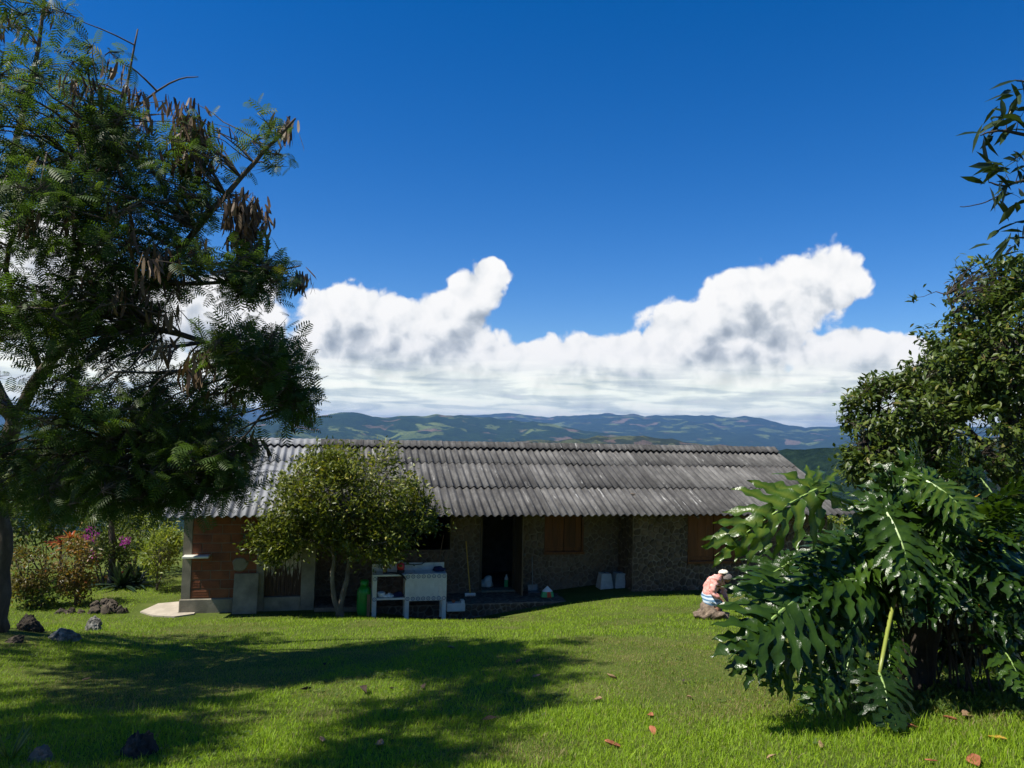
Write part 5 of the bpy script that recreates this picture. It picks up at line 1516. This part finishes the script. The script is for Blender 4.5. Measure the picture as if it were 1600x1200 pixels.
# ------------------------------------------------------------------ seated person on the stump
sg = ground_at(1112, 966)
PD = float(sg[1])
sz = float(terrain(sg[0], sg[1]))
lump('tree_stump', (sg[0], sg[1], sz - .03), .30, stump_m, 'brown fibrous tree stump under the seated person', 'stump', 77, 4, .4, None, (1.1, .9, .62), None, 3.0)
q = lambda a, b, dd=0.0: Vector([float(v) for v in P(a, b, PD + .1 + dd)])
per = empty('person', (float(sg[0]), float(sg[1]) + .1, sz + .25)); tag(per, 'person bent forward in a salmon pink shirt and pale blue striped shorts', 'person')
SALM, BLUE, SKIN, DARK = 0, 1, 2, 3
# joints: (position, radius)
J = {'pelvis': (q(1104, 936), .135), 'waist': (q(1106, 927), .125), 'chest': (q(1113, 913), .145), 'shoulders': (q(1121, 903), .115), 'neck': (q(1129, 900, -.02), .05), 'head': (q(1136, 903, -.03), .078), 'headtop': (q(1141, 908, -.04), .07),
     'sh_l': (q(1119, 906, -.15), .07), 'el_l': (q(1112, 925, -.24), .05), 'wr_l': (q(1122, 933, -.26), .036), 'ha_l': (q(1126, 936, -.26), .034),
     'sh_r': (q(1125, 905, .15), .07), 'el_r': (q(1130, 922, .2), .05), 'wr_r': (q(1134, 934, .12), .036), 'ha_r': (q(1136, 938, .1), .034),
     'kn_l': (q(1124, 943, -.14), .085), 'kn_r': (q(1126, 942, .14), .085), 'hp_l': (q(1107, 939, -.1), .115), 'hp_r': (q(1107, 939, .1), .115), 'an_l': (q(1118, 962, -.16), .045), 'an_r': (q(1120, 962, .16), .045), 'to_l': (q(1128, 965, -.2), .035), 'to_r': (q(1130, 965, .16), .035)}
E_ = [('pelvis', 'waist', BLUE), ('waist', 'chest', SALM), ('chest', 'shoulders', SALM), ('shoulders', 'neck', SKIN), ('neck', 'head', SKIN), ('head', 'headtop', SKIN), ('shoulders', 'sh_l', SALM), ('sh_l', 'el_l', SALM), ('el_l', 'wr_l', SALM), ('wr_l', 'ha_l', SKIN),
      ('shoulders', 'sh_r', SALM), ('sh_r', 'el_r', SALM), ('el_r', 'wr_r', SALM), ('wr_r', 'ha_r', SKIN), ('pelvis', 'hp_l', BLUE), ('pelvis', 'hp_r', BLUE), ('hp_l', 'kn_l', BLUE), ('hp_r', 'kn_r', BLUE), ('kn_l', 'an_l', SKIN), ('kn_r', 'an_r', SKIN), ('an_l', 'to_l', DARK), ('an_r', 'to_r', DARK)]
for hnd in ('l', 'r'):                                   # five fingers from each palm
    h0 = J['ha_' + hnd][0]; dirh = (h0 - J['wr_' + hnd][0]).normalized()
    for k in range(5):
        off = Vector((0, (k - 2) * .014, 0)); b1 = h0 + dirh * .05 + off * 1.2; b2 = h0 + dirh * (.085 if k else .06) + off * 1.6 + Vector((0, 0, -.02))
        J[f'f{k}a_{hnd}'] = (b1, .011); J[f'f{k}b_{hnd}'] = (b2, .008); E_ += [('ha_' + hnd, f'f{k}a_{hnd}', SKIN), (f'f{k}a_{hnd}', f'f{k}b_{hnd}', SKIN)]
names = list(J); ix = {n_: i for i, n_ in enumerate(names)}
me = bpy.data.meshes.new('person_body')
pl = Vector(per.location)
me.from_pydata([tuple(J[n_][0] - pl) for n_ in names], [(ix[a], ix[b]) for a, b, _ in E_], [])
o = link('person_skin', me, None, per)
sk_m = o.modifiers.new('skin', 'SKIN'); sk_m.use_smooth_shade = True
for n_ in names:
    sv = me.skin_vertices[0].data[ix[n_]]; sv.radius = (J[n_][1], J[n_][1]); sv.use_root = (n_ == 'pelvis')
sb = o.modifiers.new('sub', 'SUBSURF'); sb.levels = 2; sb.render_levels = 2
dg = bpy.context.evaluated_depsgraph_get()
body = bpy.data.meshes.new_from_object(o.evaluated_get(dg))
bpy.data.objects.remove(o)
def stripes():
    m_, t, out = newmat('striped_cloth')
    g = t.new('ShaderNodeTexCoord').outputs['Object']; s_ = t.new('ShaderNodeSeparateXYZ'); t.l.new(g, s_.inputs[0])
    wv_ = t.m('SINE', t.m('MULTIPLY', s_.outputs[2], 95)); c = t.mix(t.ss(wv_, -.2, .5), (.58, .68, .76), (.10, .22, .36))
    b = t.new('ShaderNodeBsdfPrincipled'); t.l.new(c, b.inputs['Base Color']); b.inputs['Roughness'].default_value = .9; t.l.new(b.outputs[0], out.inputs[0]); return m_
for m_ in (pm('salmon_shirt', [(.3, (.52, .19, .155)), (.5, (.68, .32, .27)), (.7, (.80, .52, .46))], 16, .85, .9, 12), stripes(), pm('skin', [(.3, (.24, .12, .075)), (.7, (.36, .2, .13))], 6, .55, .05), pm('dark_shoe', [(.3, (.015, .015, .02)), (.7, (.04, .04, .05))], 6, .6, .1)): body.materials.append(m_)
segs = [(np.array(J[a][0] - pl), np.array(J[b][0] - pl), m_) for a, b, m_ in E_]
mi = []
for p_ in body.polygons:
    c = np.array(p_.center); best = None
    for a, b, m_ in segs:
        ab = b - a; k = np.clip((c - a) @ ab / (ab @ ab + 1e-9), 0, 1); dd = np.linalg.norm(c - a - k * ab) - .3 * 0
        if best is None or dd < best[0]: best = (dd, m_)
    mi.append(best[1])
body.polygons.foreach_set('material_index', mi)
for p_ in body.polygons:
    if p_.material_index in (SALM, BLUE):
        for vi_ in p_.vertices:
            c = body.vertices[vi_].co; body.vertices[vi_].co = c + body.vertices[vi_].normal * (.006 * math.sin(70 * c.z + 35 * c.x) * math.sin(24 * c.y + 3) + .0025)
bo = link('body', body, None, per, None, None, True)
hc = Vector(J['head'][0] - pl)
lump('hair', tuple(hc + Vector((-.005, 0, -.02))), .10, pm('grey_hair', [(.3, (.10, .085, .075)), (.7, (.24, .21, .19))], 30, .7, .6, stretch=(1, 1, 4)), None, None, 5, 3, .12, per, (1, .95, .95), None, 2.0, .2)
lump('cap', tuple(Vector(J['neck'][0] - pl) + Vector((.02, 0, .05))), .085, pm('cream_cloth', [(.3, (.6, .54, .42)), (.7, (.74, .68, .55))], 9, .9, .3), None, None, 8, 3, .2, per, (1.1, .95, .6), None, 2.0, .3)

# ------------------------------------------------------------------ fallen leaves, each its own
fallen_m = {k: pm('fallen_' + k, [(.3, a), (.7, b)], 20, .8, .3) for k, a, b in (('dark', (.02, .014, .01), (.06, .04, .026)), ('tan', (.17, .10, .05), (.33, .22, .12)), ('rust', (.19, .06, .025), (.36, .14, .065)), ('yellow', (.36, .2, .02), (.52, .33, .05)))}
def fallen(px, py, ln_px, kind, label, seed, curl=.5):
    g = ground_at(px, py); ln = ln_px * g[1] / F
    r = random.Random(seed); vs = []; fs = []
    c1, c2, bnd = r.uniform(.5, 1.5) * curl, r.uniform(.4, 1.6) * curl, r.uniform(-.5, .5)
    for i in range(7):
        a = i / 6; w_ = .24 * math.sin(math.pi * (.02 + .96 * a)) ** .9 * (1 + .12 * math.sin(9 * a + seed))
        for s in (-1, 0, 1): vs.append((s * w_ * ln * (1 - .25 * curl) + bnd * ln * (a - .5) ** 2, (a - .5) * ln, ln * (abs(s) * w_ * (c1 if s < 0 else c2) + .45 * curl * (a - .5) ** 2 + (.10 * curl * a if s > 0 else 0)) + r.uniform(-.015, .015) * ln))
    for i in range(6):
        b = 3 * i; fs += [(b, b + 1, b + 4, b + 3), (b + 1, b + 2, b + 5, b + 4)]
    mb = MB(); mb.add(vs, fs)
    o = mb.build('fallen_leaf', fallen_m[kind], None, True, loc=(g[0], g[1], float(terrain(g[0], g[1])) + .022), rot=(r.uniform(-.35, .35), r.uniform(-.35, .35), r.uniform(0, 6.28)))
    sm = o.modifiers.new('thickness', 'SOLIDIFY'); sm.thickness = .0025
    tag(o, label, 'fallen leaf', 'fallen leaves scattered over the lawn')
for k, a in enumerate([(508, 1042, 22, 'dark', 'dark curled leaf at the upper edge of the lawn shadow', .9), (570, 1085, 28, 'dark', 'large black curled leaf in the middle of the lawn shadow', 1.0), (477, 1081, 20, 'dark', 'small dark leaf left of the large black leaf', .6), (612, 1079, 14, 'dark', 'small dark leaf just right of the large black leaf', .6),
    (662, 1077, 18, 'dark', 'twisted dark leaf in the shadow towards the lawn middle', .7), (705, 1015, 14, 'tan', 'pale leaf on bright grass above the shadow edge', .6), (838, 1060, 14, 'tan', 'pale leaf near the tip of the lawn shadow', .5), (810, 1036, 12, 'rust', 'tiny rusty leaf above the tip of the lawn shadow', .5),
    (955, 1062, 16, 'tan', 'upright tan leaf right of the shadow tip', 1.0), (935, 1097, 20, 'tan', 'tan leaf in the open lawn left of the rusty pair', .5), (1016, 1123, 20, 'rust', 'upper rusty leaf of the pair near the lawn middle', .7), (1021, 1148, 24, 'rust', 'lower rusty leaf of the pair near the lawn middle', .6),
    (958, 1170, 28, 'rust', 'large pinkish-orange leaf near the bottom edge of the lawn', .6), (593, 1169, 30, 'tan', 'broad tan leaf in the front of the lawn shadow', .6), (503, 1160, 20, 'tan', 'thin straw-coloured leaf left of the broad tan leaf', .3), (765, 1128, 24, 'dark', 'thin brown leaf on the right side of the shadow', .4),
    (1078, 1094, 14, 'tan', 'small tan leaf before the big-leaved plant', .5), (1068, 1068, 12, 'dark', 'small dark leaf close to the big-leaved plant', .7), (1422, 1143, 30, 'rust', 'rusty leaf under the front leaf of the big plant', .8), (1557, 1161, 34, 'yellow', 'yellow leaf lying in the grass at the lower right', .5),
    (1522, 1196, 44, 'rust', 'long orange-brown leaf at the bottom edge at right', .3), (1283, 1170, 18, 'tan', 'narrow straw-coloured leaf below the big plant', .3), (1205, 1188, 16, 'tan', 'small pale leaf at the bottom right of the lawn', .4), (1510, 1124, 34, 'tan', 'dry tan leaf on the bare soil under the big plant', .5), (1485, 1128, 22, 'rust', 'short rusty leaf beside the dry tan leaf', .5), (1322, 1040, 16, 'tan', 'pale leaf caught at the plant foot', .6), (135, 1065, 12, 'tan', 'tiny white leaf in the left lawn shadow', .5), (1455, 1194, 18, 'rust', 'small reddish leaf at the bottom edge below the plant', .5)]):
    fallen(*a[:5], k + 1, a[5])

# ------------------------------------------------------------------ grass
grass_m = leafmat('grass_blade', [(0, (.25, .21, .085)), (.2, (.17, .20, .045)), (.45, (.165, .27, .012)), (.8, (.25, .385, .014)), (1, (.36, .48, .028))], .42, .55, .25, 1.25, (1.0, 1.0, .45))
def grass():
    Vs = []; Ts = []; Cs = []; nv = 0
    def dry(x, y):
        n = fbm2(x * .55 + 30, y * .55 + 30, 41, 4)
        return sstep(.465, .64, n)
    def emit(n, dmin, dmax, h0, h1, wid, seg):
        nonlocal nv
        # even density over the visible fan
        dd = np.sqrt(rng.uniform(dmin ** 2, dmax ** 2, n)); a = rng.uniform(-.72, .74, n)
        x = dd * a; y = dd
        t = x * NV[0] + y * NV[1]; u = x * UV[0] + y * UV[1]
        ok = (t < 17.55) | ((u < -3.5) & (t < 28)) | (u > 12.7)
        ok &= ~((u > -4.3) & (u < -2.1) & (t > 17.65 + .06 * np.sin(u * 7) + .25 * np.abs(u + 3.5)) & (t < 19.1))
        ok &= ~((u > 7.0) & (u < 12.6) & (t > 17.93))
        bare = ((x - float(pbse[0]) - .35) / .75) ** 2 + ((y - float(pbse[1]) + .3) / .75) ** 2
        ok &= (bare > 1) | (rng.random(n) < .12)
        bed = ((x + 8.2) / 1.7) ** 2 + ((y - 11.4) / 1.5) ** 2
        ok &= (bed > 1) | (rng.random(n) < .15)
        x, y = x[ok], y[ok]; n = len(x)
        dr = dry(x, y)
        h = rng.uniform(h0, h1, n) * (1 - .35 * dr) * (.75 + .6 * fbm2(x * 1.7, y * 1.7, 77, 3))
        near_pl = np.exp(-(((x - float(pbse[0]) + .2) / 1.9) ** 2 + ((y - float(pbse[1]) + 1.3) / 1.1) ** 2))
        h *= 1 + .9 * near_pl * rng.random(n)
        z = terrain(x, y) - .006
        az_ = rng.uniform(0, 2 * np.pi, n); lean = rng.uniform(.25, 1.0, n)
        dx, dy = np.cos(az_), np.sin(az_)
        sa = az_ + np.pi / 2 + rng.normal(0, .5, n)
        sx, sy = np.cos(sa) * wid * .5, np.sin(sa) * wid * .5
        wv = rng.uniform(.7, 1.3, n); sx *= wv; sy *= wv
        base = np.stack([x, y, z], 1)
        s = np.stack([sx, sy, np.zeros(n)], 1)
        tip = base + np.stack([dx * lean * h, dy * lean * h, h * np.sqrt(np.clip(1.1 - lean ** 2, .12, 1))], 1)
        tn = np.clip(rng.normal(.60, .17, n) - .62 * dr * rng.random(n) - .5 * (rng.random(n) < .07 + .30 * dr), 0, 1)
        if seg == 1:
            v = np.stack([base - s, base + s, tip], 1); k = 3; T = np.array([(0, 1, 2)])
        else:
            mid = base * .5 + tip * .5 + np.stack([np.zeros(n), np.zeros(n), h * .14], 1)
            v = np.stack([base - s, base + s, mid - s * .8, mid + s * .8, tip], 1); k = 5; T = np.array([(0, 1, 3), (0, 3, 2), (2, 3, 4)])
        Vs.append(v.reshape(-1, 3)); Ts.append((T[None] + (np.arange(n) * k)[:, None, None]).reshape(-1, 3) + nv); Cs.append(np.repeat(tn, k)); nv += n * k
    emit(150000, 3.9, 7.2, .02, .058, .0048, 2)
    emit(160000, 7.2, 11.5, .025, .06, .0075, 1)
    emit(180000, 11.5, 21, .03, .065, .011, 1)
    emit(4500, 3.9, 8.5, .06, .12, .006, 2)
    me = tri_mesh('grass', np.concatenate(Vs), np.concatenate(Ts), np.concatenate(Cs))
    tag(link('grass', me, grass_m), 'short green lawn grass with some dry patches', 'grass', None, 'stuff')
grass()
# ground cover under the plant
gx = np.stack([rng.uniform(1400, 1640, 330), rng.uniform(1030, 1120, 330)], 1)
gp_ = np.array([ground_at(a, b) for a, b in gx]); idx = np.repeat(np.arange(len(gp_)), 9)
me = scatter_mesh('ground_cover', SV, SF, frames(rdir(len(idx), .5), rdir(len(idx), 1.2)), gp_[idx] + rng.normal(size=(len(idx), 3)) * np.array([.04, .04, .012]) + np.array([0, 0, .03]), rng.uniform(.04, .08, len(idx)), np.clip(rng.normal(.6, .2, len(idx)), 0, 1))
tag(link('ground_cover', me, leaf_feather), 'small-leaved ground cover in the shade under the big plant', 'ground cover', None, 'stuff')

# broad grass at the lower left corner, and small weeds in the lawn
rosette('broad_grass', 16, 1188, 4.9, 14, .30, .014, leaf_yellow, 'tuft of broad bright grass at the bottom left corner', 'grass tuft', 1.1)
wp = []
while len(wp) < 150:
    dd_ = math.sqrt(random.uniform(4.3 ** 2, 10 ** 2)); x_ = dd_ * random.uniform(-.68, .5)
    if fbm2(np.array([x_ * .8 + 11]), np.array([dd_ * .8 + 7]), 91, 3)[0] > .5: wp.append((x_, dd_, float(terrain(x_, dd_)) + .02))
wp = np.array(wp); idx = np.repeat(np.arange(len(wp)), 14)
me = scatter_mesh('weeds', SV * np.array([1.5, 1, 1]), SF, frames(rdir(len(idx)) * np.array([1, 1, .35]), rdir(len(idx)) * .5 + np.array([0, 0, 1.0])), wp[idx] + rng.normal(size=(len(idx), 3)) * np.array([.05, .05, .008]), rng.uniform(.02, .045, len(idx)), np.clip(rng.normal(.65, .15, len(idx)), 0, 1))
tag(link('weeds', me, leaf_feather), 'patches of small round-leaved weeds in the lawn', 'weeds', None, 'stuff')
# ------------------------------------------------------------------ haze
mb = MB(); mb.box((-19200, -19200, -220.2), (19200, 19200, HMAX[0] + 12))
hz, t, out = newmat('haze_air')
pv_ = t.new('ShaderNodeVolumePrincipled'); pv_.inputs['Color'].default_value = (.17, .36, .77, 1); pv_.inputs['Density'].default_value = 5.2e-5; pv_.inputs['Anisotropy'].default_value = .1
t.l.new(pv_.outputs[0], out.inputs['Volume'])
tag(mb.build('haze', hz), 'blue haze over the valley', 'haze', None, 'stuff')
